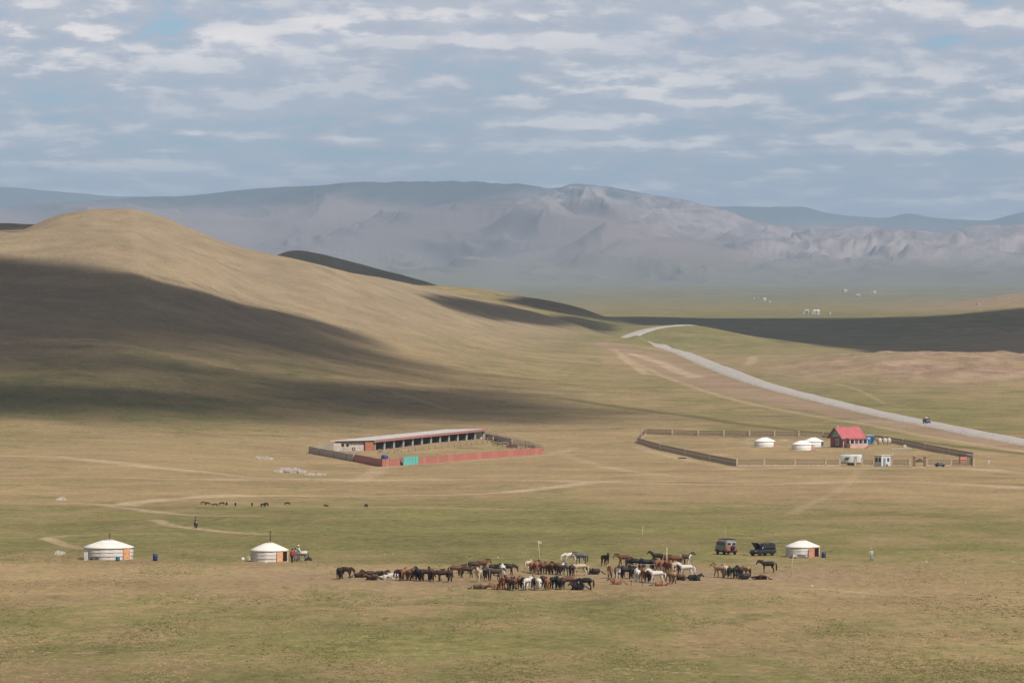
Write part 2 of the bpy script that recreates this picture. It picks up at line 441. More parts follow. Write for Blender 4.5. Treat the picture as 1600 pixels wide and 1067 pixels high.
# ruts and scraped earth beside the gravel road
add_track([(957, 545), (1000, 571), (1075, 602), (1162, 628), (1250, 646), (1359, 664), (1469, 685), (1640, 711)], 3.2, .6)
add_track([(950, 537), (985, 552), (1040, 575), (1110, 598), (1190, 620), (1270, 636)], 16.0, 1.0, bare)
add_track([(1000, 548), (1050, 572), (1110, 590), (1200, 618), (1300, 642), (1400, 662), (1520, 684), (1640, 704)], 15.0, .95, bare)
add_track([(970, 556), (1010, 585)], 4.0, .8); add_track([(985, 552), (1030, 566), (1060, 580), (1090, 590)], 6.0, .9); add_track([(940, 535), (975, 538), (1030, 546), (1060, 556)], 9.0, .8, bare); add_track([(1058, 551), (1090, 566), (1140, 580)], 14.0, .6, bare)
add_track([(1136, 576), (1200, 582), (1272, 593), (1337, 608), (1381, 630)], 2.0, .4)
add_track([(1167, 572), (1176, 563), (1182, 556), (1250, 558)], 4.0, .7)
add_track([(1300, 612), (1400, 618), (1500, 622), (1640, 628)], 3.0, .35)
add_track([(880, 622), (940, 632), (1006, 641), (1085, 651), (1155, 662), (1260, 674), (1400, 686), (1520, 700), (1640, 713)], 4.5, .9, ditch, 1.2)
add_track([(1450, 585), (1530, 582), (1640, 578)], 25.0, .7, bare)

bare = np.maximum(bare, .75 * np.clip(.55 + .9 * fbm(XX / 5, YY / 22, 4, 61), 0, 1) * np.exp(-((PY - 903) / 17.0) ** 2) * sstep(PX, 250, 520) * (1 - sstep(PX, 1250, 1500)) * (YY < 1000))
GXc = [-300, 0, 250, 500, 750, 1000, 1250, 1600, 1900]
GRN = {   # photograph row: how green the turf is there (0 dry, 1 green), across the picture
 425: [.35] * 9, 455: [.45] * 9, 480: [.6, .6, .6, .6, .6, .6, .6, .3, .2], 
 330: [.15] * 9, 370: [.15] * 9, 415: [.2, .3, .2, .15, .3, .5, .5, .5, .5],
 500: [.5, .5, .4, .2, .3, .85, .9, .8, .8], 540: [.4, .35, .35, .3, .35, .6, .7, .25, .2], 570: [.5, .5, .5, .35, .4, .3, .35, .12, .1],
 600: [.75, .75, .6, .4, .45, .5, .6, .35, .3], 640: [.9, .9, .85, .5, .4, .5, .6, .75, .75], 670: [.5, .5, .45, .25, .2, .25, .75, .75, .7],
 690: [.45, .45, .35, .1, .1, .45, .2, .4, .5], 710: [.45, .4, .35, .1, .15, .25, .2, .25, .4], 745: [.4, .4, .35, .35, .3, .2, .2, .2, .3], 770: [.3, .3, .25, .35, .4, .3, .15, .15, .25],
 800: [.75, .75, .7, .75, .75, .7, .6, .45, .45], 825: [.8, .8, .75, .8, .85, .8, .65, .55, .55], 860: [.6, .6, .6, .65, .75, .75, .7, .65, .6], 880: [.35, .35, .3, .35, .55, .5, .5, .6, .6],
 895: [.08, .08, .08, .05, .2, .15, .2, .5, .5], 925: [.35, .35, .3, .2, .2, .2, .25, .3, .3], 960: [.5, .5, .5, .45, .45, .5, .45, .4, .4], 1000: [.45, .4, .45, .65, .6, .55, .45, .35, .3], 1067: [.5, .5, .55, .6, .6, .55, .6, .5, .4]}
gy = sorted(GRN); G = np.array([GRN[k] for k in gy])
GyN = np.arange(300, 1070, 4.0); G1 = pchip(gy, G, GyN); G2 = pchip(GXc, G1.T, np.arange(-300, 1901, 10.0)).T
bi = np.clip((PY - 300) / 4, 0, len(GyN) - 1.01); bj = np.clip((PX + 300) / 10, 0, G2.shape[1] - 1.01)
i0 = bi.astype(int); j0 = bj.astype(int); a = bi - i0; b = bj - j0
green = (G2[i0, j0] * (1 - a) + G2[i0 + 1, j0] * a) * (1 - b) + (G2[i0, j0 + 1] * (1 - a) + G2[i0 + 1, j0 + 1] * a) * b

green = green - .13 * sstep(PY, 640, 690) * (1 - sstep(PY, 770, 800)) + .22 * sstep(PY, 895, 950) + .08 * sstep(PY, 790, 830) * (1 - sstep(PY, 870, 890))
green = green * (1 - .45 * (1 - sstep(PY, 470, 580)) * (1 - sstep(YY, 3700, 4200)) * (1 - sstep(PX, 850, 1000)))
def ground_material():
    m = bpy.data.materials.new('steppe_ground'); m.use_nodes = True; g = NG(m.node_tree); bs = m.node_tree.nodes['Principled BSDF']
    geo = g.n('ShaderNodeNewGeometry'); P = geo.outputs['Position']
    def A(n):
        x = g.n('ShaderNodeAttribute', attribute_name=n); return x.outputs['Fac']
    def mapped(s):
        x = g.n('ShaderNodeMapping'); g.l(P, x.inputs[0]); x.inputs['Scale'].default_value = s; return x.outputs[0]
    n0 = g.noise(mapped((1 / 110, 1 / 420, 1 / 90)), 1, 6, .6, .4)
    n1 = g.noise(mapped((1 / 13, 1 / 38, 1 / 20)), 1, 7, .66, .15)
    n2 = g.noise(mapped((1 / 1.9, 1 / 4.6, 1 / 5)), 1, 6, .68, .1)
    n3 = g.noise(mapped((1 / .42, 1 / 1.0, 1 / 1)), 1, 3, .6)
    gr = A('green')
    t = g.m('ADD', g.m('MULTIPLY', g.m('SUBTRACT', n0, .5), 1.3), g.m('MULTIPLY', g.m('SUBTRACT', n1, .5), 2.9))
    t = g.m('ADD', t, g.m('MULTIPLY', g.m('SUBTRACT', n2, .5), 1.7))
    gg = g.m('ADD', gr, t, clamp=True)
    dry = g.mix(g.ramp(n1, .3, .7), DRY_A, DRY_B)
    turf = g.mix(g.ramp(n2, .3, .7), TURF_A, TURF_B)
    c = g.mix(g.ramp(gg, .12, .9), dry, turf)
    # darker weeds and dung in clumps, pale stalks
    sp = g.m('MULTIPLY', g.ramp(n3, .60, .72), g.ramp(g.m('ADD', n2, g.m('MULTIPLY', gr, .12)), .50, .64))
    c = g.mix(g.m('MULTIPLY', sp, .75), c, (.075, .075, .030))
    vein = g.noise(mapped((1 / 22, 1 / 44, 1 / 20)), 1, 8, .72, .5)
    c = g.mix(g.m('MULTIPLY', g.ramp(vein, .57, .70), .6), c, (.115, .105, .045))
    pale = g.ramp(g.noise(mapped((1 / 60, 1 / 75, 1 / 30)), 1, 8, .72, .8), .62, .74)
    c = g.mix(g.m('MULTIPLY', pale, .5), c, (.44, .32, .20))
    c = g.mix(A('farplain'), c, g.mix(g.ramp(n0, .4, .6), (.15, .155, .095), (.215, .20, .13)))
    c = g.mix(g.m('MULTIPLY', A('worn'), .6), c, g.mix(n1, (.245, .195, .135), (.36, .285, .20)))
    c = g.mix(A('ditch'), c, (.15, .135, .05))
    c = g.mix(g.m('MULTIPLY', A('bare'), g.ramp(n1, .32, .6, .35, 1.0)), c, g.mix(n2, (.25, .165, .11), (.40, .285, .20)))
    c = g.mix(g.m('MULTIPLY', A('track'), g.ramp(n1, .3, .6, .5, 1.0)), c, g.mix(n2, (.42, .31, .195), (.50, .38, .25)))
    c = g.mix(A('bluff'), c, g.mix(g.ramp(n1, .35, .65), (.25, .165, .115), (.42, .29, .20)))
    fine = g.m('MULTIPLY', g.m('SUBTRACT', g.noise(mapped((1 / .9, 1 / 2.6, 1 / 1.6)), 1, 3, .7), .5), 1.1)      # grain of the short turf
    tone = g.m('ADD', fine, g.m('ADD', g.m('MULTIPLY', g.noise(mapped((1 / 34, 1 / 50, 1 / 14)), 1, 10, .72, .1), 1.1), .45))   # worn, thin and thick turf
    tn = g.n('ShaderNodeVectorMath', operation='SCALE'); g.l(c, tn.inputs[0]); g.l(tone, tn.inputs['Scale']); c = tn.outputs[0]
    g.l(c, bs.inputs['Base Color']); bs.inputs['Roughness'].default_value = .95; bs.inputs['Specular IOR Level'].default_value = .08
    h = g.m('ADD', g.m('MULTIPLY', n3, .10), g.m('MULTIPLY', n2, .35))
    h = g.m('ADD', h, g.m('MULTIPLY', n1, 1.6)); h = g.m('ADD', h, g.m('MULTIPLY', vein, .8))
    bp = g.n('ShaderNodeBump'); bp.inputs['Distance'].default_value = 1.0; bp.inputs['Strength'].default_value = .35
    g.l(h, bp.inputs['Height']); g.l(bp.outputs[0], bs.inputs['Normal'])
    return m
DRY_A = (.285, .205, .106); DRY_B = (.390, .284, .152); TURF_A = (.150, .140, .050); TURF_B = (.245, .215, .084)
M_ground = ground_material()
bluff = np.clip((sstep(PX, 1380, 1600) * sstep(YY, 6500, 7100) * (1 - sstep(YY, 8200, 9000))), 0, 1) * .9 + \
        .95 * sstep(PX, 1120, 1330) * sstep(YY, 2350, 2600) * (1 - sstep(YY, 2950, 3300)) * (0.35 + 0.65 * np.clip(.5 + 1.5 * fbm(XX / 30, YY / 60, 4, 44), 0, 1))
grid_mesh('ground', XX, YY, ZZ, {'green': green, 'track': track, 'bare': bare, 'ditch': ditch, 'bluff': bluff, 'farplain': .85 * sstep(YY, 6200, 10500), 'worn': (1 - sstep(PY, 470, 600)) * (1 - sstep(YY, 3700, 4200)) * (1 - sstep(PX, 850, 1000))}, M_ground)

# ------------------------------------------------------------------ mountains across the valley
def mountain_material(name, rock, soil, veg):
    m = bpy.data.materials.new(name); m.use_nodes = True; g = NG(m.node_tree); bs = m.node_tree.nodes['Principled BSDF']
    geo = g.n('ShaderNodeNewGeometry'); P = geo.outputs['Position']; sp = g.n('ShaderNodeSeparateXYZ'); g.l(P, sp.inputs[0])
    def mapped(s):
        x = g.n('ShaderNodeMapping'); g.l(P, x.inputs[0]); x.inputs['Scale'].default_value = s; return x.outputs[0]
    n1 = g.noise(mapped((1 / 1300, 1 / 2200, 1 / 300)), 1, 7, .6, .6)
    n2 = g.noise(mapped((1 / 180, 1 / 450, 1 / 90)), 1, 7, .7, .5)
    hz_ = g.m('ADD', g.ramp(sp.outputs[2], 60, 410, 0, 1, False), g.m('MULTIPLY', g.m('SUBTRACT', n1, .5), 1.1))
    c = g.mix(g.ramp(g.m('ADD', hz_, g.m('MULTIPLY', g.m('SUBTRACT', n2, .5), .5)), .60, .92), g.mix(g.ramp(n1, .35, .65), soil, tuple(.8 * s for s in soil)), veg)
    c = g.mix(g.ramp(g.m('ADD', sp.outputs[2], g.m('MULTIPLY', n1, 60.0)), -10, 130), (.185, .17, .125), c)      # grassed apron at the foot
    cr = g.n('ShaderNodeAttribute', attribute_name='crag').outputs['Fac']
    c = g.mix(g.m('MULTIPLY', cr, g.ramp(n2, .38, .62)), c, rock)
    g.l(c, bs.inputs['Base Color']); bs.inputs['Roughness'].default_value = .95; bs.inputs['Specular IOR Level'].default_value = .05
    return m
def mountains(name, D0, D1, D2, D3, skyx, skyy, seed, amp, nrow, crag_x, m, label):
    u = np.concatenate([-np.linspace(.32, .106, 60), np.arange(-.105, .1051, 1.7 / F), np.linspace(.106, .32, 60)])
    Dv = np.linspace(D0, D3, nrow); XX, YY = u[None, :] * Dv[:, None], np.repeat(Dv[:, None], len(u), 1)      # laid out at two thirds of its size, enlarged below
    px = 800 + F * u[None, :] + 0 * XX
    yr = pchip(skyx, np.array(skyy, float), np.clip((800 + F * u), skyx[0], skyx[-1]))[None, :]
    top = (YH - yr) / F * D2
    K = 1.5; base = -50.0 / K
    wx = XX + 420 * fbm(XX / 1700, YY / 1700, 3, seed); wy = YY + 500 * fbm(XX / 1500, YY / 1500, 3, seed + 4)
    rd = ridged(wx / 2300, wy / 3400, 6, seed + 9, .5); rd2 = ridged(wx / 620, wy / 1300, 5, seed + 21, .55)
    t = (YY - D0) / (D2 - D0)
    tt = t + .10 * fbm(XX / 1200, YY / 3000, 3, seed + 2)
    prof = np.where(tt < 1, np.clip(tt, 0, 1) ** 1.7, 1.0)
    R = top - base
    q = 4 * prof.clip(0, 1) * (1 - prof.clip(0, 1)); sp1 = ridged(wx / 1500, wy / 7000, 4, seed + 50); sp2 = ridged((wx + .12 * wy) / 420, wy / 2600, 5, seed + 57, .6)
    h = base + R * prof * (1.03 + amp * .25 * (rd - .45)) + R * amp * (1.15 * (sp1 - .42) * q + .26 * (sp2 - .4) * np.clip(tt * 3, 0, 1)) + 26 * np.clip(tt * 4, 0, 1) * (1 - prof) * (rd - .3)
    cr = 0 * XX
    for a, b, ylo, yhi in crag_x:
        yy = YH - F * h / YY
        cr = np.maximum(cr, sstep(px, a - 50, a + 30) * (1 - sstep(px, b - 30, b + 50)) * (1 - sstep(yy, yhi - 12, yhi + 12)) * sstep(yy, ylo - 14, ylo + 4))
    h = h + cr * 34 * (ridged(wx / 150, wy / 800, 4, seed + 71, .6) - .4) + (rd2 - .4) * (12 + 55 * cr) * np.clip(tt * 2, 0, 1)
    h = h + 7 * (ridged(wx / 170, wy / 420, 4, seed + 30) - .4) * np.clip(tt * 2, 0, 1) * (1 + 1.5 * cr)
    lim = top + 9 * fbm(XX / 700, YY / 2000, 3, seed + 6) - np.clip(YY - D2, 0, 1e9) * .01
    k = 9.0; h = -k * np.logaddexp(-h / k, -lim / k)                 # plateau rim
    h = np.where(t < .04, h - (0.04 - t) * 900, h); h = np.maximum(h, -90)
    return grid_mesh(name, XX * K, YY * K, h * K, {'crag': cr}, m, label=label)
M_mt = mountain_material('mountain_rock', (.37, .31, .295), (.25, .20, .185), (.07, .085, .095))
M_bk = mountain_material('far_mountain', (.28, .25, .24), (.15, .14, .13), (.07, .085, .07))
mountains('mountains', 11800, 0, 18500, 20500,
    [-2000, -600, 0, 100, 200, 300, 380, 450, 500, 600, 700, 780, 850, 900, 940, 1000, 1060, 1110, 1160, 1210, 1260, 1330, 1400, 1470, 1530, 1600, 1800, 2400, 3500],
    [330, 325, 318, 314, 308, 305, 300, 293, 290, 287, 284, 287, 289, 287, 290, 300, 308, 319, 332, 347, 352, 356, 360, 364, 356, 352, 340, 330, 330],
    3, .75, 300, [(840, 980, 296, 332), (1000, 1200, 300, 365), (1180, 1800, 345, 405)], M_mt, 'broad hazy massif with a level top and pale crags')
mountains('far_mountains', 22500, 0, 27500, 29500,
    [-2000, -600, -200, 0, 60, 130, 200, 300, 420, 700, 1000, 1130, 1200, 1250, 1290, 1330, 1380, 1420, 1450, 1490, 1540, 1600, 1700, 2400, 3500],
    [300, 290, 288, 292, 296, 301, 305, 307, 306, 305, 318, 321, 323, 322, 331, 336, 339, 333, 338, 342, 345, 331, 322, 315, 310],
    11, .3, 120, [], M_bk, 'bluish farther ranges showing at both ends of the massif')

# ------------------------------------------------------------------ gravel road
def ribbon(name, P, w, m, lift=.06, shoulder=1.6, crown=.12, kind='structure'):
    mb = []; fs = []
    prof = [(-w / 2 - shoulder, -.5), (-w / 2, lift + .22), (-w / 4, lift + .22 + crown * .7), (0, lift + .22 + crown), (w / 4, lift + .22 + crown * .7), (w / 2, lift + .22), (w / 2 + shoulder, -.5)]
    k = len(prof)
    for i, p in enumerate(P):
        t = (P[min(i + 1, len(P) - 1)] - P[max(i - 1, 0)]); t.z = 0; t.normalize(); n = Vector((t.y, -t.x, 0))
        for o, dz in prof:
            q = p + n * o; mb.append((q.x, q.y, max(zat(q.x, q.y), p.z - .25) + dz if dz > 0 else zat(q.x, q.y) + dz))
    for j in range(len(P) - 1):
        for i in range(k - 1): fs.append((j * k + i, j * k + i + 1, (j + 1) * k + i + 1, (j + 1) * k + i))
    me = bpy.data.meshes.new(name); me.from_pydata(mb, [], fs); me.materials.append(m)
    me.polygons.foreach_set('use_smooth', [True] * len(fs)); me.update()
    o = link_mesh(name, me); o['kind'] = kind; return o
def resample(P, step):
    out = [P[0]]; acc = 0
    for a, b in zip(P[:-1], P[1:]):
        L = (b - a).length; n = max(1, int(L / step))
        for i in range(1, n + 1): out.append(a.lerp(b, i / n))
    return [Vector((p.x, p.y, zat(p.x, p.y))) for p in out]
M_road = mat('road_gravel', (.46, .42, .385), .95, .10, .35, bump=.03, spec=.1)
RP1 = [place(a, b) for a, b in smooth_px([(1700, 709), (1620, 695), (1550, 682), (1450, 662), (1390, 650), (1300, 629), (1200, 603), (1140, 582), (1100, 566), (1070, 553), (1050, 547), (1036, 544)], 8)]
e = RP1[-1]
crest = [place(a, b, 3500) for a, b in smooth_px([(978, 530), (990, 523), (1010, 516), (1035, 511), (1056, 509.5)], 6)]
mid = [placeD(a, d) for a, d in ((1020, 3500), (1012, 3530), (1000, 3560), (990, 3585), (982, 3620)) if d > RP1[-1].y + 10 and d < crest[0].y - 5]      # down in the dip behind the rise
last = crest[-1] + Vector((40, 260, 0))
road_pts = resample(RP1 + mid + crest + [last], 14)
for _ in range(6):                                # even out the kinks of the centre line
    road_pts = [road_pts[0]] + [(a + b * 2 + c) / 4 for a, b, c in zip(road_pts[:-2], road_pts[1:-1], road_pts[2:])] + [road_pts[-1]]
road_pts = [Vector((p.x, p.y, zat(p.x, p.y))) for p in road_pts]
ribbon('road', road_pts, 9.0, M_road)

# ------------------------------------------------------------------ clouds above, outside the frame: they cast the broad shadows
M_cloud = bpy.data.materials.new('cloud_vapour'); M_cloud.use_nodes = True
_n = M_cloud.node_tree; _n.nodes.clear(); _o = _n.nodes.new('ShaderNodeOutputMaterial'); _v = _n.nodes.new('ShaderNodeVolumePrincipled')
_v.inputs['Color'].default_value = (.97, .97, .98, 1); _v.inputs['Density'].default_value = .045; _v.inputs['Anisotropy'].default_value = .3
_n.links.new(_v.outputs[0], _o.inputs['Volume'])
def cloud(pts, zc, soft, thick, cell, label, rag=.6, seed=1, lower=None, k_low=2.5):
    """pts: ground points of the shadow's outline; the cloud hangs sunward of them"""
    C = []
    for p in pts:
        s = (zc - p.z) / SUN.z; C.append((p.x + SUN.x * s, p.y + SUN.y * s))
    C = np.array(C); lo = C.min(0) - soft * 2 - cell; hi = C.max(0) + soft * 2 + cell
    xs = np.arange(lo[0], hi[0], cell); ys = np.arange(lo[1], hi[1], cell); X, Y = np.meshgrid(xs, ys)
    inside = np.zeros(X.shape, bool); n = len(C); ws = np.zeros(X.shape); wk = np.zeros(X.shape); d = np.full(X.shape, 1e9)
    for i in range(n):
        x0, y0 = C[i]; x1, y1 = C[(i + 1) % n]
        if y0 != y1:
            c = ((y0 > Y) != (y1 > Y)) & (X < (x1 - x0) * (Y - y0) / (y1 - y0) + x0); inside ^= c
        dx, dy = x1 - x0, y1 - y0; L = dx * dx + dy * dy + 1e-9; t = np.clip(((X - x0) * dx + (Y - y0) * dy) / L, 0, 1)
        di = np.hypot(X - x0 - t * dx, Y - y0 - t * dy); d = np.minimum(d, di)
        w = 1 / (di + cell) ** 3; ws += w; wk += w * (k_low if lower is not None and lower <= i < n - 1 else 1.0)
    sd = np.where(inside, d, -d) / (wk / ws) + rag * soft * fbm(X / (soft * 3.0), Y / (soft * 3.0), 4, seed)
    th = thick * sstep(sd, -soft * .5, soft * 1.2) ** 1.3 * (1 + .35 * fbm(X / (soft * 2), Y / (soft * 2), 4, seed + 9))
    th = np.where(th < .4, 0, th); on = th > 0
    cellon = on[:-1, :-1] | on[:-1, 1:] | on[1:, 1:] | on[1:, :-1]
    used = np.zeros(X.shape, bool)
    used[:-1, :-1] |= cellon; used[:-1, 1:] |= cellon; used[1:, 1:] |= cellon; used[1:, :-1] |= cellon
    ti = np.full(X.shape, -1); bi_ = np.full(X.shape, -1); k = int(used.sum()); ti[used] = np.arange(k)
    bi_[used & ~on] = ti[used & ~on]; k2 = int((used & on).sum()); bi_[used & on] = k + np.arange(k2)
    vt = np.stack([X[used], Y[used], zc + .75 * th[used]], -1); vb = np.stack([X[used & on], Y[used & on], zc - .25 * th[used & on]], -1)
    r, c = np.nonzero(cellon)
    ft = np.stack([ti[r, c], ti[r, c + 1], ti[r + 1, c + 1], ti[r + 1, c]], -1); fb = np.stack([bi_[r, c], bi_[r + 1, c], bi_[r + 1, c + 1], bi_[r, c + 1]], -1)
    me = bpy.data.meshes.new('cloud'); me.from_pydata(np.concatenate([vt, vb]).tolist(), [], np.concatenate([ft, fb]).tolist())
    me.materials.append(M_cloud); me.update(); o = link_mesh('cloud', me); tag(o, label, kind='stuff')
    return o
def pxs(l): return [place(a, b) for a, b in l]
# on the near hill, upper band
cloud(pxs([(-260, 385), (-100, 391), (0, 397), (100, 407), (200, 429), (300, 454), (400, 479), (500, 504), (590, 526), (600, 540), (640, 556), (740, 582), (830, 608), (700, 600), (560, 584), (400, 580), (200, 583), (0, 582), (-260, 578)]), 900, 27, 48, 9, 'cloud shading the upper slope of the hill', .25, 2, 10, 4.2)
# lower band along the foot of the hill
cloud(pxs([(-260, 604), (0, 604), (200, 599), (400, 598), (600, 600), (760, 606), (860, 617), (950, 636), (1010, 654), (960, 662), (860, 664), (740, 662), (600, 668), (450, 668), (300, 664), (150, 660), (0, 655), (-260, 650)]), 900, 52, 46, 9, 'cloud shading the foot of the hill', .5, 5, 8, 2.0)
cloud(pxs([(-260, 545), (0, 548), (250, 556), (450, 566), (600, 584), (700, 606), (600, 622), (300, 628), (0, 632), (-260, 640)]), 920, 60, 16, 10, 'thin cloud between the two thick ones', .5, 51)
# streak on the spur right of the hill, the dark knoll and the saddle behind
cloud(pxs([(682, 472), (720, 474), (800, 484), (900, 497), (965, 506), (960, 516), (880, 510), (800, 502), (740, 493), (700, 482)]), 900, 20, 95, 8, 'small cloud over the spur', .35, 8)
def pds(l): return [placeD(a, b) for a, b in l]
cloud(pds([(380, 4950), (460, 4950), (540, 4950), (620, 4850), (700, 4800), (740, 5400), (700, 6200), (500, 6200), (380, 6200)]), 900, 30, 110, 18, 'cloud over the dark knoll', .2, 12)
cloud(pds([(800, 4180), (860, 4150), (930, 4150), (985, 4230), (960, 4700), (840, 4600)]), 900, 30, 80, 14, 'cloud over the far spur', .5, 14)
# over the valley on the right
cloud(pds([(940, 4550), (1060, 4030), (1130, 4020), (1200, 4010), (1300, 3800), (1380, 3420), (1450, 3270), (1620, 3250), (2000, 3250), (2300, 3500), (2300, 5700), (1900, 5330), (1620, 5290), (1500, 5200), (1420, 5330), (1300, 5850), (1100, 5900), (980, 6050), (940, 6000)]), 920, 34, 50, 20, 'large cloud over the valley floor', .4, 17)
cloud(pds([(-500, 4200), (0, 4200), (95, 4250), (60, 4800), (-500, 4800)]), 900, 30, 110, 18, 'cloud behind the hill on the left', .2, 19)

def pdm(l): return [Vector(((a - 800) / F * d * 1.5, d * 1.5, 90)) for a, d in l]

# ------------------------------------------------------------------ haze
hb = MB(); hb.box(0, 20000, 290, 52000, 54000, 770)
hz_o = hb.build('haze', None); hz_o['kind'] = 'stuff'; hz_o['label'] = 'pale blue haze filling the valley'
hm = bpy.data.materials.new('haze_air'); hm.use_nodes = True; _n = hm.node_tree; _n.nodes.clear()
_o = _n.nodes.new('ShaderNodeOutputMaterial'); _v = _n.nodes.new('ShaderNodeVolumePrincipled'); _n.links.new(_v.outputs[0], _o.inputs['Volume'])
_v.inputs['Color'].default_value = (.53, .725, 1.0, 1); _v.inputs['Density'].default_value = 3.5e-5; _v.inputs['Anisotropy'].default_value = 0.0
hz_o.data.materials.append(hm)
# ------------------------------------------------------------------ horses
def skin_mesh(nodes, edges, material, sub=1, root=0, extra=None):
    """one continuous body grown on a joint skeleton; nodes: [(x,y,z,ra,rb)]"""
    me = bpy.data.meshes.new('tmp'); me.from_pydata([n[:3] for n in nodes], edges, [])
    o = bpy.data.objects.new('tmp', me); COL.objects.link(o)
    md = o.modifiers.new('s', 'SKIN'); md.use_smooth_shade = True; md.branch_smoothing = .5
    sv = me.skin_vertices[0].data
    for i, n in enumerate(nodes): sv[i].radius = (n[3], n[4]); sv[i].use_root = (i == root)
    if sub: ms = o.modifiers.new('u', 'SUBSURF'); ms.levels = sub; ms.render_levels = sub
    dg = bpy.context.evaluated_depsgraph_get(); dg.update()
    r = bpy.data.meshes.new_from_object(o.evaluated_get(dg)); bpy.data.objects.remove(o); bpy.data.meshes.remove(me)
    r.materials.clear(); r.materials.append(material); r.polygons.foreach_set('use_smooth', [True] * len(r.polygons))
    return r
def coat_mat(name, base, legs, patch=None, pscale=1.1, pthr=.52):
    """hide: body colour, darker or paler lower legs and muzzle, optional patches"""
    m = bpy.data.materials.new(name); m.use_nodes = True; g = NG(m.node_tree); b = m.node_tree.nodes['Principled BSDF']
    tc = g.n('ShaderNodeTexCoord'); sp = g.n('ShaderNodeSeparateXYZ'); g.l(tc.outputs['Object'], sp.inputs[0])
    n = g.noise(tc.outputs['Object'], 3.0, 4.0, .6)
    c = g.mix(n, tuple(.72 * q for q in base), tuple(min(1, 1.2 * q) for q in base))
    if patch: c = g.mix(g.ramp(g.noise(tc.outputs['Object'], pscale, 1.0, .4), pthr - .02, pthr + .02), c, patch)
    if legs: c = g.mix(g.ramp(sp.outputs[2], .30, .62), legs, c)
    g.l(c, b.inputs['Base Color']); b.inputs['Roughness'].default_value = .55; b.inputs['Specular IOR Level'].default_value = .25
    return m
WHT = (.62, .58, .52)
COATS = {'black': ((.022, .019, .018), None, (.012, .011, .011)), 'dark brown': ((.055, .032, .022), (.02, .015, .012), (.014, .011, .010)),
         'bay': ((.14, .060, .032), (.022, .016, .013), (.018, .013, .011)), 'chestnut': ((.26, .115, .060), (.30, .16, .10), (.22, .10, .05)),
         'dun': ((.33, .215, .125), (.09, .06, .04), (.05, .035, .025)), 'cream': ((.52, .41, .29), None, (.50, .42, .33)),
         'white': ((.66, .62, .56), (.50, .46, .41), (.60, .57, .52)), 'grey': ((.17, .165, .17), (.06, .058, .06), (.08, .08, .085)),
         'pinto': ((.05, .038, .03), WHT, (.03, .025, .02))}
M_coat = {}; M_mane = {}
for k, (b_, l_, mn) in COATS.items():
    M_coat[k] = coat_mat(k.replace(' ', '_') + '_coat', b_, l_, WHT if k == 'pinto' else None)
    M_mane[k] = mat(k.replace(' ', '_') + '_mane', mn, .75, .1, 6.0)
def leg_pts(front, s, ph, lying):
    y = .16 * s
    if front: return [(.42, y, .86, .15, .13), (.40 + ph * .3, y, .64, .095, .085), (.43 + ph, y, .38, .064, .060), (.42 + ph * 1.2, y, .12, .044, .044), (.46 + ph * 1.2, y, .035, .062, .055)]
    return [(-.50, y, .88, .22, .18), (-.42 + ph * .4, y * 1.1, .68, .145, .125), (-.62 + ph * .6, y, .43, .072, .062), (-.59 + ph, y, .12, .046, .046), (-.55 + ph, y, .035, .062, .055)]
HEADS = {'up':    [(.62, 0, 1.20, .25, .18), (.77, 0, 1.32, .21, .14), (.89, 0, 1.43, .16, .12), (1.01, 0, 1.42, .145, .115), (1.15, 0, 1.30, .11, .09), (1.25, 0, 1.18, .085, .075)],
         'level': [(.64, 0, 1.14, .24, .18), (.84, 0, 1.20, .18, .13), (1.01, 0, 1.25, .14, .11), (1.12, 0, 1.19, .135, .11), (1.22, 0, 1.03, .10, .085), (1.28, 0, .89, .078, .07)],
         'low':   [(.66, 0, 1.04, .23, .18), (.86, 0, .94, .17, .13), (1.04, 0, .83, .135, .11), (1.12, 0, .73, .135, .11), (1.15, 0, .54, .10, .085), (1.17, 0, .38, .078, .07)],
         'graze': [(.66, 0, 1.00, .23, .18), (.84, 0, .80, .17, .13), (.97, 0, .58, .135, .11), (1.02, 0, .46, .135, .11), (1.04, 0, .28, .10, .085), (1.06, 0, .12, .078, .07)]}
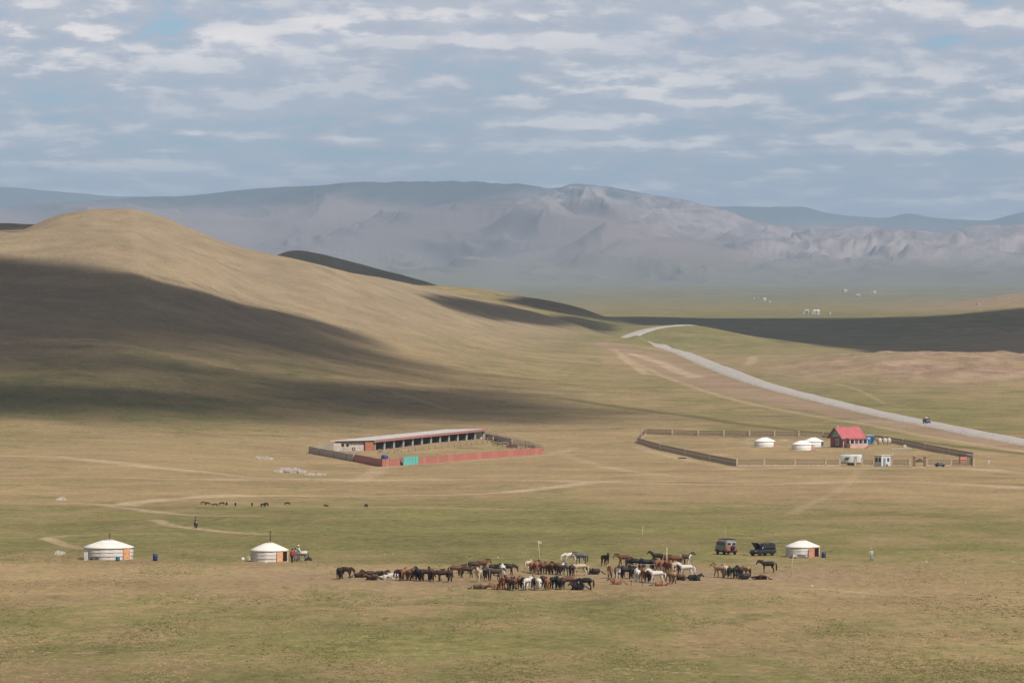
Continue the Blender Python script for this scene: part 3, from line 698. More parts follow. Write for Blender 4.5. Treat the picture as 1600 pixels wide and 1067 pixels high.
def horse_nodes(pose, ph=0.0, turn=0.0):
    N = [(-.18, 0, 1.00, .36, .30), (-.50, 0, 1.04, .35, .29), (-.74, 0, 1.02, .20, .19), (.14, 0, 1.00, .37, .31), (.44, 0, 1.04, .34, .27)]
    E = [(0, 1), (1, 2), (0, 3), (3, 4)]
    if pose == 'lying': hd = HEADS['up']
    elif pose == 'flat': hd = HEADS['level']
    else: hd = HEADS[pose]
    prev = 4; hp = []
    for i, (x, y, z, a, b) in enumerate(hd):
        yy = math.sin(turn) * (x - .6) * (.4 + .12 * i); xx = .6 + (x - .6) * math.cos(turn * .8)
        N.append((xx, yy, z, a, b)); E.append((prev, len(N) - 1)); prev = len(N) - 1; hp.append((xx, yy, z))
    ib = len(N) - 3    # skull node carries the ears
    for s in (-1, 1):
        x, y, z = N[ib][:3]; N.append((x - .05, y + .055 * s, z + .10, .030, .026)); N.append((x - .04, y + .065 * s, z + .20, .010, .010)); E += [(ib, len(N) - 2), (len(N) - 2, len(N) - 1)]
    if pose not in ('lying', 'flat'):
        for f, s, q in ((1, 1, ph), (1, -1, -ph), (0, 1, -ph * .8), (0, -1, ph * .8)):
            p = leg_pts(f, s, q, False); pv = 4 if f else 1
            for n in p: N.append(n); E.append((pv, len(N) - 1)); pv = len(N) - 1
    else:
        for f, s in ((1, 1), (1, -1), (0, 1), (0, -1)):
            if f: p = [(.55, .17 * s, .86, .11, .09), (.80, .19 * s, .74, .06, .055), (.58, .22 * s, .69, .045, .045), (.40, .22 * s, .68, .04, .04)]
            else: p = [(-.50, .2 * s, .90, .15, .13), (-.15, .27 * s, .78, .09, .08), (-.50, .30 * s, .70, .05, .05), (-.15, .33 * s, .68, .04, .04)]
            pv = 4 if f else 1
            for n in p: N.append(n); E.append((pv, len(N) - 1)); pv = len(N) - 1
        N = [(x * .9, y, z - .70 - (.10 if i > 4 and z > 1.1 else 0), a * (1.12 if i < 5 else 1), b * (1.2 if i < 5 else 1)) for i, (x, y, z, a, b) in enumerate(N)]; hp = [(x * .9, y, z - .80) for x, y, z in hp]
        if pose == 'flat':
            # stretched out on the flank
            R = Matrix.Rotation(math.radians(68), 4, 'X'); NN = []
            for x, y, z, a, b in N:
                v = R @ Vector((x, y, z - .4)); NN.append((v.x, v.y, max(v.z + .26, .07), a, b))
            N = NN; hp = [N[5 + i][:3] for i in range(6)]
    return N, E, hp
_hc = {}
def horse_meshes(colr, pose, var):
    k = (colr, pose, var)
    if k in _hc: return _hc[k]
    kb = (pose, var)
    if kb not in _hc:
        r = random.Random(hash(str(kb)) & 0 if False else sum(map(ord, pose)) + var * 7)
        N, E, hp = horse_nodes(pose, [0.0, .10, -.07][var % 3], [0.0, .35, -.5][var % 3] if pose != 'flat' else 0)
        _hc[kb] = (skin_mesh(N, E, M_coat['bay'], 1, 0), hp, N)
    base, hp, N = _hc[kb]
    body = base.copy(); body.name = 'horse'; body.materials.clear(); body.materials.append(M_coat[colr])
    dz = .0
    mb = MB()      # mane along the crest of the neck, with a forelock
    n0 = Vector((hp[0][0] - .16, hp[0][1], hp[0][2] + .20)) if pose != 'flat' else Vector(hp[0])
    crest = [n0]
    for i in (1, 2, 3):
        p = Vector(hp[i]); d = (Vector(hp[i]) - Vector(hp[i - 1])).normalized(); up = Vector((-d.z, 0, d.x))
        if pose == 'flat': up = Vector((-.3, -.9, .2))
        if up.z < 0 and pose != 'flat': up = -up
        crest.append(p + up * [0, .15, .13, .12][i])
    mb.tube(crest, [.05, .062, .052, .04], 6)
    mane = mb.mesh('mane', M_mane[colr])
    tb = MB()
    rx, _, rz = N[2][0], 0, N[2][2]
    if pose in ('lying', 'flat'): tb.tube([(rx - .05, N[2][1], rz + .03), (rx - .22, N[2][1] + .05, max(rz - .14, .08)), (rx - .40, N[2][1] + .16, .06), (rx - .60, N[2][1] + .22, .04)], [.055, .06, .055, .02], 7)
    else: tb.tube([(rx - .06, 0, rz + .05), (rx - .15, .01, rz - .10), (rx - .17, .02, rz - .42), (rx - .14, .02, rz - .78)], [.06, .085, .095, .04], 7)
    tail = tb.mesh('tail', M_mane[colr])
    _hc[k] = (body, mane, tail); return _hc[k]
ORD = ['first', 'second', 'third', 'fourth', 'fifth', 'sixth', 'seventh', 'eighth', 'ninth', 'tenth', 'eleventh', 'twelfth', 'thirteenth', 'fourteenth', 'fifteenth', 'sixteenth', 'seventeenth', 'eighteenth']
PHR = {'up': 'head up', 'level': 'standing', 'low': 'head lowered', 'graze': 'grazing', 'lying': 'lying', 'flat': 'stretched flat'}
R_, L_, AW, TO = 0, 180, 90, -90
HERD = [
 ('at the left end of the herd', [(530, 905, AW + 12, 'black', 'low'), (541, 904, -30, 'dark brown', 'low')]),
 ('resting on the ground left of the herd', [(563, 902, 10, 'bay', 'flat'), (577, 901, 170, 'dark brown', 'lying'), (582, 906, 200, 'bay', 'lying'), (595, 901, R_, 'dark brown', 'lying'), (602, 905, 190, 'white', 'flat'), (613, 902, 20, 'white', 'flat')]),
 ('in the left bunch', [(624, 907, 110, 'dark brown', 'low'), (631, 907, AW - 15, 'chestnut', 'level'), (639, 907, AW, 'bay', 'low'), (646, 906, 75, 'bay', 'level'), (652.5, 907, AW, 'black', 'level'), (658.5, 908, 100, 'black', 'low'), (665, 907, -20, 'dark brown', 'low'), (673, 907, 95, 'bay', 'level'), (682, 908, 20, 'dark brown', 'level'), (692, 909, 178, 'dark brown', 'low')]),
 ('between the left and middle bunches', [(703, 909, AW, 'dark brown', 'low'), (713, 901, 5, 'bay', 'level'), (730, 903, 4, 'dark brown', 'level'), (748, 909, TO - 8, 'cream', 'up'), (741, 895, 10, 'dark brown', 'low'), (753, 893, 30, 'bay', 'level'), (757, 903, 100, 'dark brown', 'low'), (761, 906, 60, 'black', 'low'), (773, 907, 5, 'dark brown', 'level'), (772, 890, 20, 'black', 'lying'), (785, 900, 100, 'white', 'level'), (793, 899, 0, 'black', 'low'), (749, 920, 10, 'dun', 'flat')]),
 ('in the front row of the middle bunch', [(777, 921, 175, 'chestnut', 'lying'), (784, 921, TO, 'chestnut', 'up'), (793, 921, AW + 15, 'bay', 'level'), (799, 920, AW, 'black', 'low'), (804, 922, AW, 'bay', 'level'), (812, 919, AW, 'chestnut', 'level'), (818, 920, 100, 'black', 'low'), (824, 922, AW - 12, 'white', 'level'), (832, 921, AW, 'black', 'level'), (841, 922, AW + 10, 'white', 'low'), (848, 919, AW, 'dark brown', 'low'), (855, 922, AW, 'chestnut', 'level'), (864, 920, 80, 'black', 'low'), (872, 920, 100, 'black', 'level'), (879, 921, AW, 'dark brown', 'low'), (888, 920, 180, 'bay', 'low'), (914, 922, 165, 'black', 'low'), (904, 921, 190, 'black', 'lying')]),
 ('in the back row of the middle bunch', [(826, 893, 70, 'cream', 'level'), (831, 895, AW, 'chestnut', 'low'), (838, 896, AW, 'chestnut', 'level'), (843.5, 895, AW, 'bay', 'level'), (849.5, 897, 80, 'bay', 'level'), (855.5, 896, AW, 'chestnut', 'low'), (861, 897, AW, 'bay', 'low'), (867, 897, 105, 'dark brown', 'level'), (873, 898, AW, 'bay', 'low'), (879, 897, AW, 'pinto', 'level'), (886, 899, 100, 'grey', 'low'), (893.5, 900, 80, 'dark brown', 'low'), (906, 899, 177, 'cream', 'low')]),
 ('in the gap beside the middle bunch', [(929, 897, 190, 'dark brown', 'lying')]),
 ('behind the middle bunch', [(891, 880, 180, 'white', 'low'), (908, 881, 150, 'grey', 'level')]),
 ('loose behind the right bunch', [(946, 884, TO + 20, 'black', 'up'), (975, 884, 180, 'bay', 'level'), (1027, 881, 178, 'black', 'up'), (1071, 883, 8, 'pinto', 'up')]),
 ('in the back row of the right bunch', [(984, 889, 70, 'dark brown', 'low'), (993, 890, 0, 'black', 'low'), (1003, 890, AW, 'black', 'low'), (1012, 891, 15, 'black', 'level'), (1019, 891, AW, 'dark brown', 'low'), (1026, 892, AW, 'chestnut', 'level'), (1034, 893, 80, 'chestnut', 'level'), (1042, 893, 100, 'chestnut', 'low'), (1048, 894, AW, 'chestnut', 'level'), (1055, 896, 80, 'cream', 'low'), (1064, 896, 80, 'dark brown', 'low'), (1072, 901, 176, 'white', 'up'), (1046, 885, 0, 'bay', 'low'), (1057, 886, 180, 'bay', 'level')]),
 ('in the front row of the right bunch', [(953, 903, TO - 10, 'dun', 'up'), (965, 904, TO + 10, 'pinto', 'up'), (973, 902, AW, 'black', 'low'), (980, 904, 30, 'black', 'level'), (987, 904, AW, 'black', 'low'), (995.5, 908, AW + 4, 'white', 'level'), (1005, 909, TO, 'chestnut', 'up'), (1013, 910, 100, 'dark brown', 'low'), (1026, 911, 178, 'white', 'up'), (1046, 911, 110, 'chestnut', 'low'), (1053, 912, 85, 'dun', 'level')]),
 ('lying near the right bunch', [(964, 913, 180, 'chestnut', 'lying'), (1032, 915, 5, 'chestnut', 'flat'), (1062, 906, 190, 'bay', 'lying'), (1084, 907, 2, 'black', 'lying')]),
 ('in the small group at the right end', [(1124, 902, 140, 'dun', 'up'), (1133, 902, 100, 'cream', 'level'), (1140, 903, AW, 'black', 'low'), (1149, 904, AW, 'black', 'level'), (1157, 903, AW, 'dark brown', 'low'), (1166, 902, 120, 'dun', 'low'), (1163, 905, 185, 'black', 'lying'), (1190, 905, 175, 'bay', 'flat'), (1200, 895, 179, 'black', 'level')]),
]
def fit_word(s, n=16):
    return ' '.join(s.split()[:n])
def put_horse(px, py, hd, colr, pose, var, label, group, scale=1.0, name='horse', tilt=None):
    p = place(px, py); body, mane, tail = horse_meshes(colr, pose, var)
    o = link_mesh(name, body); o.location = p; o.rotation_euler = (0, 0, math.radians(hd)); o.scale = (scale,) * 3
    tag(o, label, 'horse', group)
    link_mesh('mane', mane, o); link_mesh('tail', tail, o); return o
_r = random.Random(5)
for where, hs in HERD:
    order = sorted(range(len(hs)), key=lambda i: hs[i][0])
    cnt = {}
    for i in hs: cnt[(i[3], i[4])] = cnt.get((i[3], i[4]), 0) + 1
    seen = {}
    for i in order:
        x, y, hd, colr, pose = hs[i]; k = (colr, pose); seen[k] = seen.get(k, 0) + 1
        wh = where
        if 'resting' in where or 'lying near' in where: wh = where.replace('resting on the ground ', '').replace('lying ', '')
        lab = f"{colr} horse {PHR[pose]} {wh}"
        if cnt[k] > 1: lab += f", {ORD[seen[k] - 1]} such from left"
        if len(lab.split()) > 16: lab = lab.replace("in the ", "in ").replace("of the ", "of ")
        put_horse(x, y, hd + _r.uniform(-8, 8), colr, pose, _r.choice([0, 1, 2]) if pose != 'flat' else 0, lab, 'horses of the tethered herd', _r.uniform(1.0, 1.12))
# far grazing stock on the rise behind the gers
far = [(318, 789, 0, 'bay', 'graze'), (324, 790, 0, 'dark brown', 'graze'), (336, 792, 180, 'bay', 'graze'), (347, 790, 180, 'dark brown', 'graze'), (354, 790, 100, 'dark brown', 'graze'), (368, 791, AW, 'black', 'low'), (394, 791, AW, 'black', 'low'), (411, 792, 25, 'black', 'graze'), (415.5, 791, 160, 'black', 'graze'), (449, 790, 180, 'dark brown', 'graze'), (510, 791, 180, 'bay', 'lying'), (572, 793, 60, 'black', 'graze')]
for i, (x, y, hd, c, p) in enumerate(far):
    put_horse(x, y, hd, c, p, 0, f"tiny {c} horse {PHR[p]} beyond the gers, {ORD[i]} from left", 'horses grazing beyond the gers', .52)

# ------------------------------------------------------------------ people
M_skin = mat('skin', (.30, .17, .11), .6, .05); M_hair = mat('black_hair', (.015, .012, .011), .6, .05)
def person(loc, rz, label, top, legs, pose='stand', hat=None, scale=1.0, skirt=False):
    """one skinned body with face, five-fingered hands and feet; clothes are children that follow it"""
    N = []; E = []
    def ch(st, pts):
        p = st
        for q in pts: N.append(q); E.append((p, len(N) - 1)); p = len(N) - 1
        return p
    sit = pose == 'ride'
    N.append((0, 0, .96, .13, .11)); sp = ch(0, [(0, 0, 1.12, .125, .095), (0, 0, 1.30, .15, .10), (0, 0, 1.43, .14, .085)])
    nk = ch(sp, [(.0, 0, 1.52, .05, .05), (.02, 0, 1.60, .085, .075), (.02, 0, 1.70, .085, .075)])
    hd_i = nk - 1
    ch(hd_i, [(.115, 0, 1.615, .018, .018)])                    # nose
    for s in (-1, 1): ch(hd_i, [(.0, .085 * s, 1.62, .02, .015)])   # ears
    hands = []
    for s in (-1, 1):
        if pose == 'reach': A = [(.02, .20 * s, 1.42, .05, .05), (.10, .24 * s, 1.18, .042, .042), (.30, .17 * s, 1.08, .034, .034), (.40, .14 * s, 1.10, .03, .036)]
        elif sit: A = [(.02, .20 * s, 1.42, .05, .05), (.14, .26 * s, 1.16, .042, .042), (.38, .22 * s, 1.10, .034, .034), (.46, .20 * s, 1.11, .03, .036)]
        else: A = [(.0, .20 * s, 1.42, .05, .05), (-.02, .26 * s, 1.12, .042, .042), (.05, .27 * s, .88, .032, .032), (.07, .27 * s, .80, .028, .036)]
        w = ch(sp, A); b = Vector(A[-1][:3]); d = (b - Vector(A[-2][:3])).normalized(); lat = d.cross(Vector((0, 1, 0))).normalized()
        for k, (o, L) in enumerate(((-.027, .062), (-.009, .075), (.009, .080), (.027, .068))):   # four fingers
            q = b + lat * o + d * .045; t1 = q + d * L * .55 + Vector((.004, -.012 * s, 0)); t2 = q + d * L + Vector((.008, -.032 * s, 0))
            ch(w, [(*q, .009, .009), (*t1, .0085, .0085), (*t2, .007, .007)])
        q = b + lat * -.035 + Vector((0, -.012 * s, 0)); t = q + d * .05 + lat * -.02
        ch(w, [(*q, .011, .011), (*t, .009, .009)])
    for s in (-1, 1):
        if sit: P = [(.05, .12 * s, .92, .10, .10), (.36, .20 * s, .80, .07, .07), (.30, .22 * s, .42, .048, .048), (.36, .22 * s, .36, .04, .03), (.46, .23 * s, .35, .03, .025)]
        else:
            f = .10 * s if pose in ('walk', 'reach') else .02
            P = [(0, .10 * s, .86, .095, .095), (.03 + f * .7, .10 * s, .50, .062, .062), (f, .10 * s, .10, .042, .042), (f + .03, .10 * s, .045, .042, .03), (f + .16, .11 * s, .035, .035, .025)]
        ch(0, P)
    me = skin_mesh(N, E, M_skin, 1, 0); me.name = 'person'
    # face, shoes: separate materials on the same body
    me.materials.append(M_hair); me.materials.append(mat('dark_boots', (.03, .025, .02), .6, .1))
    for p in me.polygons:
        c = p.center
        if not sit and c.z < .11: p.material_index = 2
    o = link_mesh('person', me); o.location = loc; o.rotation_euler = (0, 0, rz); o.scale = (scale,) * 3; tag(o, label, 'person')
    h = MB(); h.lathe([(.098, 1.60), (.108, 1.66), (.10, 1.74), (.06, 1.79), (.001, 1.80)], -.008, 0, 14); h.build('hair', M_hair, o)
    e = MB()
    for s in (-1, 1): e.lathe([(.001, 1.638), (.011, 1.645), (.011, 1.655), (.001, 1.662)], .098, .032 * s, 8)
    e.box(.104, 0, 1.575, .012, .045, .01); e.build('face', M_hair, o)
    j = MB(); j.lathe([(.15, .90), (.155, 1.0), (.145, 1.12), (.168, 1.30), (.15, 1.42), (.07, 1.50)], 0, 0, 16)
    j.v = [(x, y * 1.18, z) for x, y, z in j.v]
    for s in (-1, 1):
        if pose == 'reach': j.tube([(.02, .18 * s, 1.42), (.10, .24 * s, 1.18), (.27, .18 * s, 1.09)], [.072, .060, .05], 8)
        elif sit: j.tube([(.02, .18 * s, 1.42), (.14, .26 * s, 1.16), (.35, .22 * s, 1.10)], [.072, .060, .05], 8)
        else: j.tube([(.0, .18 * s, 1.42), (-.02, .26 * s, 1.12), (.045, .27 * s, .90)], [.072, .060, .05], 8)
    j.build('jacket', top, o)
    t = MB()
    for s in (-1, 1):
        if sit: t.tube([(.0, .10 * s, .94), (.36, .20 * s, .80), (.305, .22 * s, .44)], [.135, .088, .07], 10)
        else:
            f = .10 * s if pose in ('walk', 'reach') else .02
            t.tube([(0, .085 * s, .97), (.0, .10 * s, .82), (.03 + f * .7, .10 * s, .50), (f, .10 * s, .10)], [.125, .115, .085, .07], 10)
    t.build('trousers', legs, o)
    if hat:
        q = MB(); q.lathe([(.17, 1.69), (.17, 1.705), (.112, 1.71), (.105, 1.80), (.06, 1.835), (.001, 1.84)], 0, 0, 16); q.build('hat', hat, o)
    return o

# ------------------------------------------------------------------ gers
M_felt = mat('white_canvas', (.62, .59, .54), .85, .07, 1.2, bump=.02); M_felt2 = mat('grey_canvas_wall', (.68, .65, .61), .9, .06, 1.5, streak=(1, 1, .4), bump=.02)
M_roofc = mat('roof_canvas', (.78, .75, .70), .85, .04, 1.0, bump=.02)
M_rope = mat('horsehair_rope', (.47, .44, .41), .9, .1); M_orange = mat('orange_door_paint', (.68, .38, .21), .6, .10, 4.0)
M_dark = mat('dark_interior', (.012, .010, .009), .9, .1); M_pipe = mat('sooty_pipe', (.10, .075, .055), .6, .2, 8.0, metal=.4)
M_pinkw = mat('pink_painted_wood', (.52, .30, .24), .7, .1); M_bluep = mat('blue_paint', (.02, .12, .26), .5, .12); M_wood = mat('weathered_wood', (.30, .235, .17), .9, .14, 6.0)
M_pave = mat('earth_skirting', (.30, .22, .15), .95, .1)
def ger(px, py, R, hw, hr, door_az, label, door_m, pipe=0.0, half_open=False, steps=False, bands=3, group=None, wm=None):
    p = place(px, py); p = placeD(px, p.y + R * .72); e = empty('ger', p); tag(e, label, 'ger', group)
    zz = -.10
    w = MB(); prof = [(R * .985, zz), (R * 1.0, hw * .35), (R * 1.01, hw * .7), (R * .985, hw)]
    seg = 64; vs = []; fs = []
    for j, (r, z) in enumerate(prof):
        for i in range(seg):
            a = 2 * math.pi * i / seg; rr = r * (1 + .006 * math.sin(a * 14) + .004 * math.sin(a * 31 + 1)); vs.append((rr * math.cos(a), rr * math.sin(a), z))
    for j in range(len(prof) - 1):
        for i in range(seg):
            i2 = (i + 1) % seg; fs.append([j * seg + i, j * seg + i2, (j + 1) * seg + i2, (j + 1) * seg + i])
    w.add(vs, fs, True); w.build('wall', wm or M_felt2, e)
    rf = MB(); rc = .19 * R
    rf.lathe([(R * 1.035, hw - .10), (R * 1.035, hw + .02), (R * .82, hw + (hr - hw) * .30), (R * .55, hw + (hr - hw) * .62), (R * .32, hw + (hr - hw) * .87), (rc, hr)], 0, 0, 64); roof = rf.build('roof', wm or M_roofc, e)
    cr = MB(); cr.lathe([(rc * 1.02, hr - .02), (rc * 1.05, hr + .08), (rc * .8, hr + .13), (rc * .3, hr + .17), (.01, hr + .18)], 0, 0, 24)
    cr.build('crown_ring', M_wood, roof)
    fl = MB(); fl.add([(rc * 1.5 * math.cos(a), rc * 1.5 * math.sin(a), hr - .09 + .30 * math.sin(math.pi * min(1, max(0, (math.sin(a + 2.4) + 1) / 2))) * .5) for a in [math.pi * (.15 + .85 * i / 9) for i in range(10)]] + [(0, 0, hr + .20)], [[i, i + 1, 10] for i in range(9)]); fl.build('crown_flap', M_felt, roof)
    for k in range(bands):
        z = hw * (.30 + .62 * k / max(1, bands - 1)); b = MB()
        b.lathe([(R * 1.004, z - .028), (R * 1.018, z - .024), (R * 1.018, z + .024), (R * 1.004, z + .028)], 0, 0, 64, cap=False); b.build('rope_band', M_rope, e)
    if pipe:
        q = MB(); q.lathe([(.065, hr - .15), (.065, hr + pipe)], .25 * rc, .1, 12); q.lathe([(.10, hr + pipe), (.10, hr + pipe + .05), (.02, hr + pipe + .12)], .25 * rc, .1, 12)
        q.build('stovepipe', M_pipe, e)
    # door, framed and set just proud of the wall
    c, s = math.cos(door_az), math.sin(door_az); d = empty('door', (0, 0, 0)); d.parent = e; d.rotation_euler = (0, 0, door_az)
    dw, dh = .92, min(hw * .92, 1.5)
    f = MB(); f.box(R, -dw / 2 - .05, dh / 2, .22, .10, dh); f.box(R, dw / 2 + .05, dh / 2, .22, .10, dh); f.box(R, 0, dh + .06, .26, dw + .3, .12); f.box(R + .02, 0, .02, .3, dw, .10)
    f.build('frame', door_m, d)
    if half_open:
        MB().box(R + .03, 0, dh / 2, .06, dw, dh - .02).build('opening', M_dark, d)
        l = MB(); l.box(0, -dw * .45, dh / 2, .05, dw * .9, dh - .1); l.box(.03, -dw * .45, dh * .75, .02, dw * .6, .3); l.box(.03, -dw * .45, dh * .3, .02, dw * .6, .45)
        l.build('door_leaf', door_m, d, (R + .14, -dw / 2, 0), math.radians(-22))
    else:
        l = MB(); l.box(R + .06, 0, dh / 2 + .03, .06, dw - .02, dh - .06)
        for zc in (.28, .72): l.box(R + .10, 0, dh * zc, .02, dw * .62, dh * .30)
        l.build('door_leaf', door_m, d); MB().box(R + .12, -dw * .36, dh * .52, .04, .05, .14).build('handle', M_pipe, d)
    if steps:
        r = MB(); r.prism([(R + .1, -.1), (R + 1.7, -.1), (R + 1.7, .02), (R + .1, .30)], -.7, .7); r.build('ramp', M_pinkw, d)
    return e
ger(169.5, 874, 3.05, 1.48, 2.35, math.radians(-40), 'largest white ger with closed orange door, left of all', M_orange, .7, group='white gers on the near plain')
ger(421, 877.5, 2.30, 1.40, 2.28, math.radians(-36), 'white ger with half open orange door and tall stovepipe beside red dressed person', M_orange, 1.35, True, group='white gers on the near plain')
ger(1254, 870, 2.15, 1.28, 2.05, math.radians(-42), 'white ger beside the two parked vehicles, pinkish door half open', mat('salmon_door', (.55, .27, .18), .6, .1), 0, True, group='white gers on the near plain')
M_bright = mat('fresh_white_canvas', (.86, .85, .83), .8, .03, 1.0)
cg = 'gers inside the fenced compound'
ger(1195, 698, 3.0, 1.55, 2.65, math.radians(-25), 'bright white ger standing apart on the left inside the fenced compound', mat('tan_door', (.45, .28, .15), .6, .1), 0, steps=True, bands=2, group=cg, wm=M_bright)
ger(1254, 703, 3.05, 1.55, 2.65, math.radians(-30), 'white ger with pinkish door, in front of another ger near red roofed house', M_pinkw, 0, steps=True, bands=2, group=cg, wm=M_bright)
ger(1271, 698, 2.85, 1.55, 2.65, math.radians(-32), 'white ger with blue door, half hidden behind another ger near the house', M_bluep, 0, steps=True, bands=2, group=cg, wm=M_bright)

# things around the near gers
def barrel(px, py, col, label, h=.88, r=.29):
    p = place(px, py, sink=.02); b = MB(); b.lathe([(r, 0), (r, h * .3), (r * 1.05, h * .33), (r, h * .36), (r, h * .64), (r * 1.05, h * .67), (r, h * .7), (r, h), (r * .93, h), (r * .93, h - .03), (.01, h - .03)], 0, 0, 20)
    o = b.build('barrel', mat(col[0], col[1], .5, .12), None, p); tag(o, label, 'barrel', 'blue barrels by the left ger')
    MB().lathe([(.04, h - .03), (.04, h + .02), (.01, h + .02)], r * .5, 0, 8).build('bung', M_pipe, o)
    return o
barrel(242.5, 876, ('navy_drum', (.02, .035, .16)), 'navy blue barrel standing alone right of the largest ger')
barrel(184, 876, ('teal_drum', (.01, .16, .26)), 'teal blue barrel against the wall of the largest ger', .55, .27)
barrel(1287, 871, ('blue_drum', (.02, .05, .15)), 'dark blue barrel right of the ger by the vehicles', .7, .27)
def bundle(px, py, w, h, m, label, cat='bundle', name='bundle', seed=1, rz=0, kids=True):
    """heap of cloth or gear: lobed mound tied with a cord"""
    rr = random.Random(seed); p = place(px, py, sink=.04); b = MB(); vs = []; fs = []; nu, nv = 18, 8
    for j in range(nv + 1):
        t = j / nv; r = math.cos(t * math.pi / 2) ** .6
        for i in range(nu):
            a = 2 * math.pi * i / nu; k = 1 + .14 * math.sin(3 * a + seed) + .08 * math.sin(7 * a + 2 * seed + 3 * t) + rr.uniform(-.04, .04)
            vs.append((w / 2 * r * k * math.cos(a), w / 3 * r * k * math.sin(a), h * math.sin(t * math.pi / 2) * (1 + .12 * math.sin(2 * a + seed))))
    for j in range(nv):
        for i in range(nu):
            i2 = (i + 1) % nu; fs.append([j * nu + i, j * nu + i2, (j + 1) * nu + i2, (j + 1) * nu + i])
    b.add(vs, fs, True); o = b.build(name, m, None, p, rz); tag(o, label, cat)
    if kids:
        c = MB(); c.tube([(0, w / 3 * 1.05 * math.cos(t), max(.02, h * 1.03 * math.sin(t))) for t in [math.pi * i / 10 for i in range(11)]], .02, 6); c.build('cord', M_rope, o)
    return o
bundle(147, 874.5, 1.1, .42, mat('dark_sacking', (.06, .045, .04), .9, .2), 'dark bundle at the foot of the largest ger wall', seed=2)
p = place(134, 875); bo = MB(); bo.box(0, 0, .5, .5, .3, 1.0, bev=.03); bo.box(0, -.16, .5, .4, .03, .8); o = bo.build('storage_box', mat('white_panel', (.55, .54, .52), .7, .08), None, p); tag(o, 'upright white box leaning at the left edge of the largest ger', 'box')
MB().box(0, 0, 1.015, .54, .34, .03).build('lid', mat('white_lid', (.6, .6, .58), .6, .05), o)
bundle(387.5, 875, .7, .55, mat('beige_cloth', (.42, .34, .20), .9, .12), 'beige sack at the left side of the middle ger', seed=4)
bundle(379, 874, .55, .3, M_felt, 'low white sack left of the beige sack by a ger', seed=6)
bundle(415, 878.5, .4, .22, M_felt, 'small white bag in front of the middle ger wall', seed=8)
bundle(482, 875.5, .95, .45, mat('dark_leather', (.035, .02, .014), .7, .2), 'dark saddle pile lying right of the standing saddled horse', 'saddle pile', 'saddle_pile', 10)
bundle(1163, 867, .55, .14, M_dark, 'low dark bundle on the grass between the two vehicles', seed=12)
bundle(1246, 871.5, 2.3, .38, mat('grey_felt_roll', (.12, .105, .095), .9, .2), 'long dark felt roll lying before the ger by the vehicles', 'felt roll', 'felt_roll', 14)

M_red = mat('red_shirt', (.50, .05, .06), .8, .1); M_tdark = mat('dark_trousers', (.03, .035, .04), .8, .1)
M_pat = mat('patterned_cloth', (.30, .22, .22), .8, .2, 12.0); M_wcl = mat('white_shirt', (.60, .58, .55), .8, .06)
person(place(456.5, 879), math.radians(-120), 'person in red shirt and dark trousers beside the open orange door', M_red, M_tdark, 'walk', scale=.98)
person(place(461.5, 876.5), math.radians(-20), 'person in mottled pinkish clothes between the red shirt and saddled horse', M_pat, M_pat, 'reach', scale=.92)
hs = put_horse(471, 877, 182, 'grey', 'low', 0, 'dark grey horse with white saddle cloth beside the middle ger', 'saddled horses at the ger', .95)
sc_ = MB(); sc_.loft([(-.75, .26, .98, 1.33), (-.45, .31, .86, 1.37), (-.05, .31, .84, 1.34), (.20, .28, .90, 1.33)], 16, 2.4); sc_.build('saddle_cloth', M_felt, hs)
person(place(466.5, 875.5), math.radians(0), 'person in white shirt standing behind the saddled dark horse', M_wcl, mat('grey_trousers', (.18, .17, .17), .8, .1), 'reach', hat=M_wcl, scale=1.06)
person(place(1361.5, 876), math.radians(-70), 'person in white top and pale blue trousers walking alone on the right', mat('pale_top', (.48, .46, .40), .8, .08), mat('pale_blue_trousers', (.30, .36, .46), .8, .08), 'walk', hat=mat('straw_hat', (.50, .42, .22), .8, .1), scale=.86)

# ------------------------------------------------------------------ tether poles and lines
M_birch = mat('peeled_pole', (.56, .48, .30), .85, .1, 3.0, streak=(1, 1, .2)); M_line = mat('grey_tether_rope', (.36, .34, .34), .8, .1)
def pole(pts, rad, label, ribbon_=False, group='slender wooden poles on the plain'):
    b = MB(); b.tube(pts, rad, 8); o = b.build('pole', M_birch); tag(o, label, 'pole', group)
    if ribbon_:
        t = Vector(pts[-1]); r = MB(); r.add([t + Vector(q) for q in ((0, 0, 0), (.34, .02, -.06), (.44, .05, -.34), (.20, .03, -.22), (.02, 0, -.3), (0, .04, 0), (.34, .06, -.06), (.44, .09, -.34), (.20, .07, -.22), (.02, .04, -.3))], [[0, 1, 2, 3, 4], [9, 8, 7, 6, 5], [0, 5, 6, 1], [1, 6, 7, 2], [2, 7, 8, 3], [3, 8, 9, 4], [4, 9, 5, 0]])
        r.build('ribbon', mat('faded_cloth', (.62, .60, .50), .9, .1), o)
    return o
def px_top(p, px, py):           # point above the ground at the same distance as p
    return Vector(((px - 800) / F * p.y, p.y, -(py - YH) / F * p.y))
a = place(844.5, 893); pole([a - Vector((0, 0, .3)), px_top(a, 843, 866), px_top(a, 841, 845)], [.05, .045, .03], 'tall leaning pole with a tuft above the middle bunch of horses', True)
a = place(1042, 893); pole([a - Vector((0, 0, .3)), px_top(a, 1042, 855)], [.055, .045], 'straight pale pole above the back row of the right bunch')
a = place(1002.5, 842); pole([a - Vector((0, 0, .2)), px_top(a, 1005, 822)], [.045, .03], 'thin pole standing alone beyond the right bunch')
a = place(1236, 899); pole([a - Vector((0, 0, .2)), px_top(a, 1237.5, 880), px_top(a, 1240, 866)], [.035, .04, .03], 'thin leaning pole with white tip before the ger by the vehicles', True)
a = place(1133.5, 863); pole([a + Vector((.1, .5, -.1)), px_top(a, 1133, 823)], [.018, .012], 'thin whip mast standing behind the old van')
